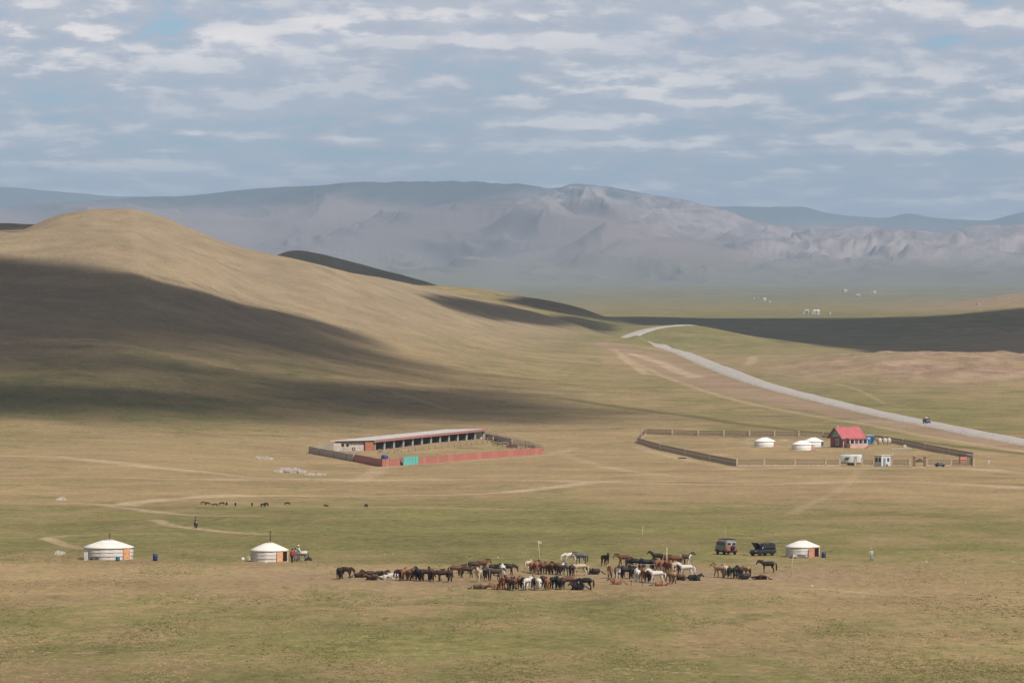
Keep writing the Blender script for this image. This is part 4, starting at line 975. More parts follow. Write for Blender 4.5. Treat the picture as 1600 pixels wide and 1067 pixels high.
def tether(p0, p1, h0, h1, label, nposts=3):
    """horse line: rope on short stakes"""
    A = place(*p0); B = place(*p1); e = empty('tether_line', A); tag(e, label, 'tether line', 'tether lines among the horses')
    pts = []
    for i in range(nposts):
        t = i / (nposts - 1); q = A.lerp(B, t); q.z = zat(q.x, q.y); h = h0 + (h1 - h0) * t; lc = q - A
        MB().tube([lc - Vector((0, 0, .3)), lc + Vector((0, 0, h + .04))], .032, 6).build('stake', M_wood, e); pts.append(lc + Vector((0, 0, h)))
    c = []
    for a_, b_ in zip(pts[:-1], pts[1:]):
        for k in range(8): t = k / 8; c.append(a_.lerp(b_, t) - Vector((0, 0, .10 * math.sin(math.pi * t))))
    c.append(pts[-1]); MB().tube(c, .032, 6).build('rope', M_line, e)
tether((818, 912), (902, 920), 1.42, 1.42, 'grey rope line over the front row of the middle bunch', 4)
tether((745, 908), (785, 909), 1.5, 1.5, 'short pale rope line left of the middle bunch', 3)
tether((980, 898), (1023, 898), 1.25, 1.25, 'rope line along the back row of the right bunch', 3)
tether((969, 914), (1022, 917), .6, .6, 'low rope line before the front row of the right bunch', 4)

# ------------------------------------------------------------------ vehicles
M_glass = mat('window_glass', (.03, .035, .04), .12, .1, 2.0, spec=.6); M_tyre = mat('tyre_rubber', (.02, .02, .02), .85, .1); M_rim = mat('steel_rim', (.30, .30, .31), .4, .1, metal=.6)
M_lamp = mat('lamp_lens', (.5, .48, .42), .2, .05); M_tail = mat('red_lens', (.45, .03, .02), .3, .05); M_chas = mat('underbody', (.02, .02, .02), .8, .1)
def wheel(parent, x, y, r=.36, w=.22):
    d = empty('wheel', (x, y, r)); d.parent = parent; s = 1 if y > 0 else -1
    t = MB(); t.lathe([(r * .55, -w / 2), (r * .9, -w / 2), (r, -w * .3), (r, w * .3), (r * .9, w / 2), (r * .55, w / 2)], 0, 0, 22); t.tf(Matrix.Rotation(math.pi / 2, 4, 'X')); t.build('tyre', M_tyre, d)
    q = MB(); q.lathe([(r * .56, -w * .38), (r * .56, w * .38)], 0, 0, 16); q.lathe([(r * .2, -w * .45), (r * .2, w * .45)], 0, 0, 10); q.tf(Matrix.Rotation(math.pi / 2, 4, 'X')); q.build('rim', M_rim, d)
def van(px, py, rz, label):
    e = empty('van', place(px, py), rz); e.scale = (.92,) * 3; tag(e, label, 'van', None)
    grey = mat('dull_grey_paint', (.20, .20, .20), .5, .18, 2.5, spec=.4); red = mat('faded_red_paint', (.42, .14, .11), .55, .16, 2.5); wh = mat('dirty_white_paint', (.52, .46, .42), .6, .14, 3.0)
    b = MB(); b.loft([(-2.15, .80, .55, 1.75, .10), (-2.08, .88, .45, 1.95, .12), (-1.5, .92, .40, 2.05, .13), (.4, .92, .40, 2.06, .13), (1.3, .91, .40, 2.02, .14), (1.65, .90, .42, 1.86, .14), (1.92, .87, .45, 1.45, .08), (2.12, .84, .48, 1.20, .05), (2.17, .78, .55, 1.10, .05)], 20, 5.0)
    b.build('body', grey, e)
    r = MB(); r.box(-2.18, 0, .95, .05, 1.50, .62, bev=.04); r.build('rear_door_panel', red, e)
    r = MB(); r.box(-2.155, 0, 1.55, .05, 1.30, .42); r.build('rear_window_surround', wh, e)
    for s in (-1, 1): MB().box(-2.19, .34 * s, 1.56, .04, .50, .30).build('rear_window', M_glass, e)
    for s in (-1, 1):
        for x in (-1.45, -.55, .35): MB().box(x, .905 * s, 1.56, .70, .05, .40, bev=.02).build('side_window', M_glass, e)
        MB().box(1.15, .90 * s, 1.52, .5, .05, .42, bev=.02).build('door_window', M_glass, e)
        MB().box(-2.19, .70 * s, .82, .05, .14, .20).build('tail_lamp', M_tail, e)
        l = MB(); l.lathe([(.11, -.03), (.11, .03), (.04, .06)], 0, 0, 14); l.tf(Matrix.Translation((2.18, .55 * s, .86)) @ Matrix.Rotation(math.pi / 2, 4, 'Y')); l.build('headlamp', M_lamp, e)
    w = MB(); w.add([(1.70, -.70, 1.80), (1.70, .70, 1.80), (1.98, .74, 1.40), (1.98, -.74, 1.40), (1.66, -.70, 1.79), (1.66, .70, 1.79), (1.93, .74, 1.39), (1.93, -.74, 1.39)], [[0, 1, 2, 3], [7, 6, 5, 4], [0, 4, 5, 1], [2, 6, 7, 3], [1, 5, 6, 2], [3, 7, 4, 0]]); w.build('windscreen', M_glass, e)
    k = MB()
    for y in (-.75, .75): k.tube([(-1.7, y, 2.16), (1.1, y, 2.16)], .025, 6)
    for i in range(6): k.tube([(-1.7 + .56 * i, -.75, 2.16), (-1.7 + .56 * i, .75, 2.16)], .02, 6); k.tube([(-1.7 + .56 * i, .75, 2.0), (-1.7 + .56 * i, .75, 2.16)], .02, 6); k.tube([(-1.7 + .56 * i, -.75, 2.0), (-1.7 + .56 * i, -.75, 2.16)], .02, 6)
    k.build('roof_rack', M_chas, e)
    MB().box(2.2, 0, .5, .10, 1.75, .16, bev=.02).build('front_bumper', M_chas, e); MB().box(-2.24, 0, .5, .10, 1.7, .14, bev=.02).build('rear_bumper', M_chas, e)
    sp_ = MB(); sp_.lathe([(.30, 0), (.34, .06), (.30, .16), (.1, .18)], 0, 0, 18); sp_.tf(Matrix.Translation((-2.22, -.15, 1.0)) @ Matrix.Rotation(-math.pi / 2, 4, 'Y')); sp_.build('spare_wheel', M_tyre, e)
    MB().box(0, 0, .42, 3.9, 1.5, .14).build('chassis', M_chas, e)
    for x in (-1.35, 1.25):
        for y in (-.78, .78): wheel(e, x, y, .38, .22)
    return e
van(1134.5, 866, math.radians(108), 'old grey van with red and white rear doors and roof rack')
def suv(px, py, rz, label):
    e = empty('suv', place(px, py), rz); e.scale = (.84,) * 3; tag(e, label, 'off-road car'); blk = mat('black_car_paint', (.018, .020, .024), .25, .1, spec=.6, coat=.5)
    b = MB(); b.loft([(-2.12, .78, .55, .95), (-2.05, .88, .42, 1.05), (-1.2, .90, .40, 1.08), (.75, .90, .40, 1.06), (1.5, .88, .42, 1.0), (2.0, .84, .46, .92), (2.1, .78, .55, .85)], 20, 5.0); b.build('body', blk, e)
    c = MB(); c.loft([(-2.02, .78, 1.0, 1.70, .12), (-1.8, .82, 1.0, 1.82, .16), (-.4, .82, 1.0, 1.84, .16), (.30, .80, 1.0, 1.78, .16), (.72, .78, 1.0, 1.30, .10), (.95, .76, .98, 1.06, .05)], 20, 4.5); c.build('cabin', blk, e)
    for s in (-1, 1):
        for x, w_ in ((-1.5, .65), (-.65, .80), (.15, .62)): MB().box(x, .775 * s, 1.42, w_, .06, .38, bev=.02).build('side_window', M_glass, e)
        MB().box(.62, .98 * s, 1.16, .12, .18, .14, bev=.02).build('mirror', blk, e)
        MB().box(2.10, .60 * s, .80, .05, .30, .16).build('headlamp', M_lamp, e)
        MB().box(-2.10, .76 * s, .85, .05, .14, .34).build('tail_lamp', M_tail, e)
    h = MB(); h.box(.62, 0, .03, 1.25, 1.5, .06, bev=.02); h.tf(Matrix.Translation((.85, 0, 1.08)) @ Matrix.Rotation(math.radians(-48), 4, 'Y')); h.build('open_bonnet', blk, e)
    t = MB(); t.box(-.55, 0, .03, 1.15, 1.5, .07, bev=.02); t.tf(Matrix.Translation((-1.98, 0, 1.82)) @ Matrix.Rotation(math.radians(0), 4, 'Y')); t.build('raised_tailgate', blk, e)
    MB().box(-2.06, 0, 1.30, .04, 1.35, .8).build('boot_opening', M_dark, e)
    k = MB()
    for y in (-.62, .62): k.tube([(-1.7, y, 1.92), (.1, y, 1.92)], .025, 6)
    for x in (-1.6, -.8, 0): k.tube([(x, -.62, 1.92), (x, .62, 1.92)], .02, 6)
    k.build('roof_rack', M_chas, e)
    MB().box(0, 0, .42, 3.8, 1.5, .14).build('chassis', M_chas, e)
    for x in (-1.25, 1.3):
        for y in (-.78, .78): wheel(e, x, y, .38, .24)
suv(1191.5, 868, math.radians(222), 'black off-road car with bonnet and tailgate raised open')
def truck(px, py, rz, label):
    e = empty('truck', place(px, py), rz); e.location.z += .3; e.scale = (.78,) * 3; tag(e, label, 'truck'); bl = mat('blue_truck_paint', (.025, .06, .12), .4, .12); ld = mat('tan_load', (.45, .36, .26), .9, .15)
    b = MB(); b.loft([(.7, .95, .6, 2.2, .06), (1.9, .95, .6, 2.25, .1), (2.25, .92, .6, 1.6, .08), (2.45, .88, .65, 1.2)], 20, 5.0); b.build('cab', bl, e)
    MB().box(-1.1, 0, .95, 3.4, 1.95, .35, bev=.03).build('flatbed', bl, e); q = MB()
    for y in (-.95, .95): q.box(-1.1, y, 1.4, 3.4, .06, .55)
    q.box(-2.77, 0, 1.4, .06, 1.84, .55); q.build('sideboard', bl, e)
    l = MB(); l.loft([(-2.6, .7, 1.13, 1.9), (-2.0, .86, 1.13, 2.7), (-.6, .86, 1.13, 2.8), (.45, .7, 1.13, 2.2)], 14, 2.6); l.build('load', ld, e)
    w = MB(); w.box(2.16, 0, 1.85, .05, 1.5, .5); w.tf(Matrix.Identity(4)); w.build('windscreen', M_glass, e)
    for s in (-1, 1): MB().box(1.35, .955 * s, 1.75, .7, .05, .45).build('side_window', M_glass, e); MB().box(2.46, .6 * s, .95, .05, .25, .2).build('headlamp', M_lamp, e)
    MB().box(2.48, 0, .62, .12, 1.85, .2).build('bumper', M_chas, e); MB().box(-.1, 0, .62, 4.6, .9, .18).build('chassis', M_chas, e)
    for x in (-1.7, 1.55):
        for y in (-.85, .85): wheel(e, x, y, .46, .28)
truck(1448, 663, math.radians(-78), 'dark blue truck with a pale load driving on the gravel road')

def motorbike():
    p = place(306, 825); rz = math.radians(-78); e = empty('motorcycle', p, rz); tag(e, 'motorcycle coming over the grass between the two left gers', 'motorcycle')
    red = mat('maroon_tank', (.20, .05, .05), .35, .1)
    for x, nm in ((-.62, 0), (.66, 1)):
        d = empty('wheel', (x, 0, .31)); d.parent = e
        t = MB(); t.tube([(.27 * math.cos(a), 0, .27 * math.sin(a)) for a in [2 * math.pi * i / 20 for i in range(21)]], .045, 8); t.build('tyre', M_tyre, d)
        q = MB()
        for i in range(8): a = math.pi * i / 8; q.tube([(.26 * math.cos(a), 0, .26 * math.sin(a)), (-.26 * math.cos(a), 0, -.26 * math.sin(a))], .006, 4)
        q.build('spokes', M_rim, d)
    f = MB(); f.tube([(.66, .09, .31), (.46, .09, .95)], .022, 6); f.tube([(.66, -.09, .31), (.46, -.09, .95)], .022, 6); f.tube([(.46, 0, .90), (-.1, 0, .35), (-.62, 0, .31), (-.35, 0, .72), (.46, 0, .85)], .025, 6); f.build('frame', M_chas, e)
    f = MB(); f.loft([(-.05, .08, .72, .86), (.1, .14, .70, .96), (.32, .13, .70, .97), (.44, .07, .76, .92)], 12, 2.4); f.build('fuel_tank', red, e)
    f = MB(); f.loft([(-.72, .10, .76, .84), (-.5, .13, .74, .86), (-.1, .12, .72, .84)], 12, 3); f.build('saddle', M_chas, e)
    f = MB(); f.box(.05, 0, .40, .36, .24, .34, bev=.05); f.build('engine', M_rim, e)
    f = MB(); f.tube([(.38, .38, 1.02), (.46, .15, 1.0), (.46, -.15, 1.0), (.38, -.38, 1.02)], .016, 6); f.build('handlebar', M_rim, e)
    f = MB(); f.lathe([(.09, -.05), (.10, .03), (.03, .05)], 0, 0, 14); f.tf(Matrix.Translation((.56, 0, .90)) @ Matrix.Rotation(math.pi / 2, 4, 'Y')); f.build('headlamp', M_lamp, e)
    c, s = math.cos(rz), math.sin(rz); q = p + Vector((-.30 * c, -.30 * s, -.06))
    person(q, rz, 'person riding the motorcycle in dull grey brown clothes', mat('grey_brown_coat', (.13, .10, .10), .8, .1), M_tdark, 'ride', scale=.97)
motorbike()
# ------------------------------------------------------------------ fenced compound
def qbox(b, C, h0, h1):
    """box standing on four ground points (counter-clockwise), heights above each point"""
    vs = [(p[0], p[1], p[2] + h0) for p in C] + [(p[0], p[1], p[2] + h1) for p in C]
    return b.add(vs, [[3, 2, 1, 0], [4, 5, 6, 7], [0, 1, 5, 4], [1, 2, 6, 5], [2, 3, 7, 6], [3, 0, 4, 7]])
def seg_box(b, A, B, h0, h1, t, off=0.0):
    d = (B - A); d = Vector((d.x, d.y, 0)).normalized(); n = Vector((-d.y, d.x, 0))
    return qbox(b, [A + n * (off - t / 2), B + n * (off - t / 2), B + n * (off + t / 2), A + n * (off + t / 2)], h0, h1)
M_post = mat('tan_brick_post', (.50, .38, .28), .9, .12, 4.0); M_picket = mat('brown_picket', (.22, .165, .115), .85, .15, 5.0); M_kerb = mat('pale_footing', (.46, .38, .29), .95, .1, 1.5)
fnodes = [[(1009, 678), (1050.5, 679.5), (1091, 680.5), (1131, 681), (1171, 681.5), (1210, 682), (1248, 682.5), (1286.5, 683.5), (1322, 685), (1352, 687), (1382, 690), (1411, 695), (1446, 702.5), (1484, 709.5), (1521, 716.5)],
          [(1009, 678), (1002, 685), (996, 692.5)],
          [(996, 692.5), (1032, 703), (1071, 711.5), (1110, 720), (1151.5, 728)],
          [(1151.5, 728), (1194, 728), (1242, 728), (1290, 728), (1312, 728)],
          [(1347, 728), (1365, 728)], [(1393, 728), (1421, 728)], [(1336, 728)],
          [(1448, 728), (1486, 728), (1521, 728)], [(1521, 716.5), (1521, 722), (1521, 728)]]
fence = empty('fence', place(1151.5, 728)); tag(fence, 'long brown picket fence with tan brick posts enclosing the compound on the right', 'fence')
F0 = fence.location.copy(); done = set()
for run in fnodes:
    P = [place(*q) for q in run]
    for i, (q, p) in enumerate(zip(run, P)):
        if q in done: continue
        done.add(q); b = MB(); l = p - F0; b.box(l.x, l.y, l.z + .88, .42, .42, 2.1, bev=.04); b.box(l.x, l.y, l.z + 1.98, .54, .54, .10); b.build('post', M_post, fence)
    for A, B in zip(P[:-1], P[1:]):
        A = A - F0; B = B - F0; L = (B - A).length; b = MB(); n = max(3, int(L / .24))
        d = (B - A).normalized(); d2 = Vector((d.x, d.y, 0)).normalized(); nn = Vector((-d2.y, d2.x, 0))
        for k in range(1, n):
            c = A.lerp(B, k / n); w = .045
            qbox(b, [c - d2 * w - nn * .02, c + d2 * w - nn * .02, c + d2 * w + nn * .02, c - d2 * w + nn * .02], .28, 1.58 + .05 * math.sin(k * 2.1))
        seg_box(b, A + d * .2, B - d * .2, .5, .6, .05, .05); seg_box(b, A + d * .2, B - d * .2, 1.4, 1.5, .05, .05)
        b.build('picket_panel', M_picket, fence)
        b = MB(); seg_box(b, A + d * .22, B - d * .22, -.3, .26, .30); b.build('footing', M_kerb, fence)
for x, l in ((1428.5, 'left'), (1445, 'right')):
    p = place(x, 729); b = MB(); b.box(0, 0, 1.1, .65, .65, 2.6, bev=.05); b.box(0, 0, 2.42, .8, .8, .14); o = b.build('gate_post', mat('brown_brick_pillar', (.26, .15, .10), .9, .15, 4.0), None, p); tag(o, f'stout brown brick pillar on the {l} side of the compound gateway', 'gate post', 'gateway pillars')
    MB().lathe([(.18, 2.49), (.22, 2.62), (.12, 2.78), (.01, 2.8)], 0, 0, 12).build('finial', M_post, o)

# house with red roof
def house():
    th = math.radians(28); o0 = place(1317, 699.5); e = empty('house', o0, th); tag(e, 'pink brick house with steep red roof, teal gable and white porch', 'house')
    L, Wd, hw, hr = 6.7, 6.8, 3.0, 5.6
    brick = mat('maroon_brick', (.27, .12, .10), .85, .12, 3.0); pink = mat('pink_plaster', (.55, .36, .31), .85, .07, 1.0); teal = mat('teal_boards', (.26, .44, .40), .7, .08, 3.0); red = mat('red_metal_roof', (.50, .135, .145), .6, .06, .8); wht = mat('white_trim', (.72, .70, .67), .6, .05)
    b = MB(); b.box(L / 2, Wd / 2, hw / 2 - .3, L, Wd, hw + .6); b.build('wall', brick, e)
    b = MB(); b.box(L / 2, -.03, hw / 2 - .3, L - .04, .06, hw + .56); b.build('front_facing', pink, e)
    b = MB(); b.box(L / 2, Wd / 2, -.2, L + .2, Wd + .2, .7); b.build('plinth', M_kerb, e)
    b = MB(); b.add([(-.03, 0, hw), (-.03, Wd, hw), (-.03, Wd / 2, hr - .1), (.10, 0, hw), (.10, Wd, hw), (.10, Wd / 2, hr - .1)], [[0, 2, 1], [3, 4, 5], [0, 1, 4, 3], [1, 2, 5, 4], [2, 0, 3, 5]]); b.build('gable', teal, e)
    b = MB(); b.add([(L - .1, 0, hw), (L - .1, Wd, hw), (L - .1, Wd / 2, hr - .1), (L + .03, 0, hw), (L + .03, Wd, hw), (L + .03, Wd / 2, hr - .1)], [[0, 2, 1], [3, 4, 5], [0, 1, 4, 3], [1, 2, 5, 4], [2, 0, 3, 5]]); b.build('gable', teal, e)
    ov, eo = .75, .7; sl = (hr - hw) / (Wd / 2); r = MB()
    for s in (0, 1):
        y0 = -eo if s == 0 else Wd + eo; z0 = hw - sl * eo
        vs = [(-ov, y0, z0 + .04), (L + ov, y0, z0 + .04), (L + ov, Wd / 2, hr + .04), (-ov, Wd / 2, hr + .04)]; vs += [(x, y, z + .12) for x, y, z in vs]
        r.add(vs, [[0, 1, 2, 3], [7, 6, 5, 4], [0, 4, 5, 1], [1, 5, 6, 2], [3, 2, 6, 7], [0, 3, 7, 4]])
        for k in range(16):
            x = -ov + .25 + k * (L + 2 * ov - .5) / 15; r.tube([(x, y0, z0 + .18), (x, Wd / 2, hr + .18)], .03, 5, False)
    rf = r.build('roof', red, e)
    r = MB()
    for s in (0, 1):
        y0 = -eo if s == 0 else Wd + eo; r.add([(-ov - .06, y0, hw - sl * eo - .16), (-ov - .06, Wd / 2, hr - .16), (-ov - .06, Wd / 2, hr + .18), (-ov - .06, y0, hw - sl * eo + .18), (-ov - .01, y0, hw - sl * eo - .16), (-ov - .01, Wd / 2, hr - .16), (-ov - .01, Wd / 2, hr + .18), (-ov - .01, y0, hw - sl * eo + .18)], [[0, 1, 2, 3], [7, 6, 5, 4], [0, 4, 5, 1], [3, 2, 6, 7], [0, 3, 7, 4], [1, 5, 6, 2]])
    r.build('bargeboard', mat('dark_teal_trim', (.06, .12, .12), .6, .1), rf)
    MB().box(.3, Wd / 2, hr + .35, .35, .35, .7).build('chimney', M_post, rf)
    def window(x, y, z, w, h, rot):
        d = empty('window', (x, y, z), rot); d.parent = e; f = MB()
        f.box(-w / 2, 0, 0, .14, .10, h + .14); f.box(w / 2, 0, 0, .14, .10, h + .14); f.box(0, 0, h / 2, w - .14, .10, .14); f.box(0, 0, -h / 2, w - .14, .10, .14); f.box(0, -.01, 0, .07, .08, h - .14); f.build('frame', wht, d)
        MB().box(0, .02, 0, w - .1, .05, h - .1).build('pane', M_glass, d); MB().box(0, -.08, -h / 2 - .10, w + .3, .18, .05).build('sill', wht, d)
    window(-.06, Wd * .42, 1.55, 1.5, 1.5, -math.pi / 2); window(1.5, -.10, 1.65, .95, 1.25, 0); window(2.95, -.10, 1.65, .95, 1.25, 0); window(5.5, -.10, 1.7, 1.0, 1.3, 0)
    MB().box(4.3, -.10, 1.15, .95, .08, 2.1).build('door', wht, e)
    b = MB(); b.box(L * .58, -1.25, .0, L * .86, 2.3, 1.1, bev=.02); b.build('porch_floor', pink, e)
    b = MB(); b.box(L * .58, -2.34, .85, L * .86, .14, .75); b.box(L * .58 - L * .43 + .07, -1.2, .85, .14, 2.1, .75); b.build('parapet', pink, e)
    for k in range(5): b = MB(); b.box(.95 + k * 1.42, -2.30, 1.85, .20, .20, 1.4); b.box(.95 + k * 1.42, -2.30, 1.28, .30, .30, .12); b.build('column', wht, e)
    b = MB(); b.add([(.6, -2.75, 2.52), (L + .25, -2.75, 2.52), (L + .25, -.35, 2.72), (.6, -.35, 2.72), (.6, -2.75, 2.62), (L + .25, -2.75, 2.62), (L + .25, -.35, 2.82), (.6, -.35, 2.82)], [[3, 2, 1, 0], [4, 5, 6, 7], [0, 1, 5, 4], [1, 2, 6, 5], [2, 3, 7, 6], [3, 0, 4, 7]]); b.build('porch_roof', red, e)
    b = MB()
    for k in range(4): b.box(L + .35 + .3 * k, -1.3, .05 + .0 - .12 * k, .32, 1.4, .9 - .2 * k)
    b.build('steps', pink, e)
house()
p = place(1356.5, 694); e = empty('annex', p, math.radians(28)); tag(e, 'blue clad outbuilding touching the right side of the red roofed house', 'outbuilding')
bl = mat('bright_blue_cladding', (.03, .16, .34), .6, .12, 2.0, streak=(1, 1, .3))
MB().box(0, 0, 1.15, 2.6, 2.2, 2.7).build('wall', bl, e); MB().box(0, 0, 2.58, 2.9, 2.5, .16).build('roof', mat('pale_sheet_roof', (.50, .52, .52), .5, .1), e)
w_ = MB().box(-.5, -1.12, 1.75, .9, .06, .5).build('window', mat('pale_sheet', (.45, .50, .52), .5, .1), e); MB().box(.75, -1.12, .95, .8, .06, 1.9).build('door', mat('deep_blue_door', (.01, .05, .20), .5, .1), e)
M_oran = mat('orange_timber', (.62, .28, .12), .7, .12, 4.0)
p = place(1366.5, 695); e = empty('slide', p, math.radians(20)); tag(e, 'orange playground slide right of the blue outbuilding', 'slide')
b = MB(); b.add([(-.9, -.3, .1), (.6, -.3, 1.8), (.6, .3, 1.8), (-.9, .3, .1), (-.9, -.3, .2), (.6, -.3, 1.95), (.6, .3, 1.95), (-.9, .3, .2)], [[3, 2, 1, 0], [4, 5, 6, 7], [0, 1, 5, 4], [1, 2, 6, 5], [2, 3, 7, 6], [3, 0, 4, 7]]); b.build('chute', M_oran, e)
b = MB()
for y in (-.3, .3): b.tube([(.65, y, 2.4), (1.1, y, -.1)], .05, 6)
for k in range(6): b.tube([(.72 + .065 * k, -.3, 1.9 - .35 * k), (.72 + .065 * k, .3, 1.9 - .35 * k)], .03, 5)
b.build('ladder', M_oran, e)
p = place(1356, 701); e = empty('stair', p, math.radians(-30)); tag(e, 'small orange wooden stair lying on the yard before the porch', 'stair')
for y in (-.45, .45): MB().add([(-.9, y, 0), (.9, y, .9), (.9, y + .06, .9), (-.9, y + .06, 0), (-.9, y, .18), (.9, y, 1.08), (.9, y + .06, 1.08), (-.9, y + .06, .18)], [[3, 2, 1, 0], [4, 5, 6, 7], [0, 1, 5, 4], [1, 2, 6, 5], [2, 3, 7, 6], [3, 0, 4, 7]]).build('stringer', M_oran, e)
for k in range(5): MB().box(-.7 + .36 * k, .03, .08 + .18 * k, .28, .84, .04).build('tread', M_oran, e)
for i, x in enumerate((1374.5, 1382.5, 1389)):
    p = place(x, 695); e = empty('water_tank', p); tag(e, f'pale upright tank on a stand, {ORD[i]} of three right of the slide', 'water tank', 'pale tanks behind the yard')
    MB().lathe([(.45, .45), (.62, .6), (.66, 1.2), (.60, 1.75), (.30, 2.0), (.14, 2.05)], 0, 0, 18).build('vessel', mat('pale_tank', (.50, .48, .42), .7, .12, 2.0), e); MB().lathe([(.16, 2.05), (.16, 2.16), (.02, 2.18)], 0, 0, 12).build('lid', M_pipe, e)
    b = MB()
    for a in range(4): b.tube([(.55 * math.cos(a * 1.571 + .8), .55 * math.sin(a * 1.571 + .8), -.1), (.42 * math.cos(a * 1.571 + .8), .42 * math.sin(a * 1.571 + .8), .62)], .06, 6)
    b.build('stand', M_pipe, e)
def planks(px, py, w, d, h, m, label, rz=0, n=5, cat='plank stack'):
    rr = random.Random(int(px)); b = MB(); p = place(px, py)
    for k in range(n): b.box(rr.uniform(-.1, .1) * w, (k - n / 2) * d / n, h / 2 + rr.uniform(0, h), w * rr.uniform(.75, 1), d / n * .85, h, rr.uniform(-.03, .03))
    o = b.build('plank_stack', m, None, p, rz); tag(o, label, cat); return o
planks(1409, 702, 5.2, 1.6, .18, mat('white_boards', (.60, .56, .50), .8, .1), 'long white boards lying right of the pale tanks', -.12)
planks(1170, 694, 2.4, 1.0, .16, mat('white_boards', (1, 1, 1)), 'white boards on the grass left of the lone compound ger', -.35)
planks(1226, 688, 2.0, 1.0, .14, mat('white_boards', (1, 1, 1)), 'short white boards behind and between the compound gers', -.15)
planks(1437, 731, 3.6, .9, .12, mat('white_boards', (1, 1, 1)), 'pale boards across the compound gateway', 0)
bundle(1413.5, 699, 1.1, .75, mat('pale_heap', (.50, .44, .36), .9, .1), 'small pale heap above the long white boards', 'heap', 'heap', 21, 0, False)
bundle(1066, 716.5, 2.4, .38, mat('dark_scrap', (.07, .045, .04), .9, .2), 'dark low scrap heap outside the left diagonal fence', 'heap', 'heap', 22, 0, False)
bundle(1437, 722, 1.9, .9, mat('brown_scrap', (.13, .095, .06), .9, .3), 'brown brushwood heap inside the gateway', 'heap', 'heap', 23, 0, False)
bundle(1155, 689.5, 1.9, .22, mat('grey_earth', (.30, .26, .2), .9, .1), 'low earth heap near the back fence left of the boards', 'heap', 'heap', 24, 0, False)
M_sheet = mat('white_sheet_metal', (.60, .63, .61), .45, .08, 1.2, streak=(1, 1, .3))
def trailer():
    p = place(1330, 727); e = empty('trailer', p, math.radians(-14)); tag(e, 'white box trailer parked by the front fence left of the small cabin', 'trailer')
    b = MB(); b.loft([(-2.6, 1.02, .62, 2.62), (-2.5, 1.12, .55, 2.72), (2.5, 1.12, .55, 2.72), (2.6, 1.02, .62, 2.62)], 24, 7.0); b.build('body', M_sheet, e)
    b = MB(); b.box(-.9, -1.14, 1.75, .9, .05, .55); b.build('window', M_glass, e); b = MB(); b.box(1.3, -1.14, 1.5, .8, .05, 1.75); b.build('door', mat('pale_green_door', (.42, .48, .44), .6, .1), e)
    b = MB(); b.add([(-1.3, -1.14, 2.08), (-.1, -1.14, 2.08), (-.1, -1.75, 1.85), (-1.3, -1.75, 1.85), (-1.3, -1.14, 2.13), (-.1, -1.14, 2.13), (-.1, -1.75, 1.90), (-1.3, -1.75, 1.90)], [[3, 2, 1, 0], [4, 5, 6, 7], [0, 1, 5, 4], [1, 2, 6, 5], [2, 3, 7, 6], [3, 0, 4, 7]]); b.build('awning', mat('olive_awning', (.12, .14, .08), .7, .1), e)
    MB().box(0, 0, .48, 4.9, 1.5, .14).build('chassis', M_chas, e); b = MB(); b.tube([(2.55, .4, .48), (3.6, 0, .45)], .04, 6); b.tube([(2.55, -.4, .48), (3.6, 0, .45)], .04, 6); b.build('drawbar', M_chas, e)
    for x in (-.5, .5):
        for y in (-1.0, 1.0): wheel(e, x, y, .36, .2)
trailer()
def cabin():
    p = place(1379, 728); e = empty('cabin', p, math.radians(38)); tag(e, 'small white cabin with flat roof and blue window by the front fence', 'cabin')
    MB().box(0, 0, 1.25, 2.9, 2.5, 2.6).build('wall', M_sheet, e); MB().box(0, 0, 2.64, 3.2, 2.8, .18, bev=.04).build('roof', mat('cream_roof', (.60, .55, .45), .6, .08), e)
    MB().box(-.55, -1.27, 1.05, .8, .06, 1.95).build('door', mat('grey_blue_door', (.22, .26, .32), .5, .1), e)
    w = MB().box(.75, -1.27, 1.6, .7, .06, .85).build('window', mat('blue_pane', (.04, .10, .22), .3, .1), e)
    for y in (-.6, .6): MB().box(-1.47, y, 1.55, .06, .75, .95).build('window', M_glass, e)
    b = MB()
    for sx in (-1, 1):
        for sy in (-1, 1): b.box(sx * 1.41, sy * 1.21, 1.25, .14, .14, 2.62)
    b.build('corner_post', mat('white_trim', (1, 1, 1)), e)
cabin()
p = place(1504.5, 724); e = empty('shelter', p, math.radians(10)); tag(e, 'small pink shelter with dark roof in the right corner of the compound', 'shelter')
MB().box(0, 0, .95, 1.7, 1.4, 2.1).build('wall', mat('salmon_boards', (.55, .25, .19), .7, .1), e); MB().box(.1, 0, 2.1, 2.1, 1.8, .22, bev=.03).build('roof', mat('dark_roof', (.05, .035, .03), .8, .1), e)
p = place(1514.5, 721); e = empty('rack', p); tag(e, 'open dark post frame right of the pink shelter', 'frame')
for x, y in ((-.6, -.5), (.6, -.5), (-.6, .5), (.6, .5)): MB().box(x, y, .8, .12, .12, 1.9).build('post', M_picket, e)
MB().box(0, 0, 1.8, 1.5, 1.3, .12).build('top', M_post, e); MB().box(.1, 0, 1.0, 1.0, .9, .3).build('shelf', M_picket, e)
def parked_covered():
    e = empty('car', place(1468.5, 729), math.radians(12)); e.scale = (.62, .62, .72); tag(e, 'small dark blue car parked inside the fence right of the gateway', 'car'); nb = mat('navy_car_paint', (.012, .016, .04), .3, .1, spec=.5)
    MB().loft([(-2.0, .7, .4, .8), (-1.9, .82, .3, .95), (-.9, .84, .28, 1.0), (.9, .84, .28, .98), (1.8, .8, .3, .86), (1.98, .7, .4, .74)], 18, 4.5).build('body', nb, e)
    MB().loft([(-1.5, .66, .95, 1.05), (-1.0, .70, .95, 1.42, .15), (.2, .70, .95, 1.45, .15), (.95, .66, .93, 1.02)], 16, 4).build('cabin', M_glass, e)
    for x in (-1.2, 1.2):
        for y in (-.74, .74): wheel(e, x, y, .30, .18)
parked_covered()
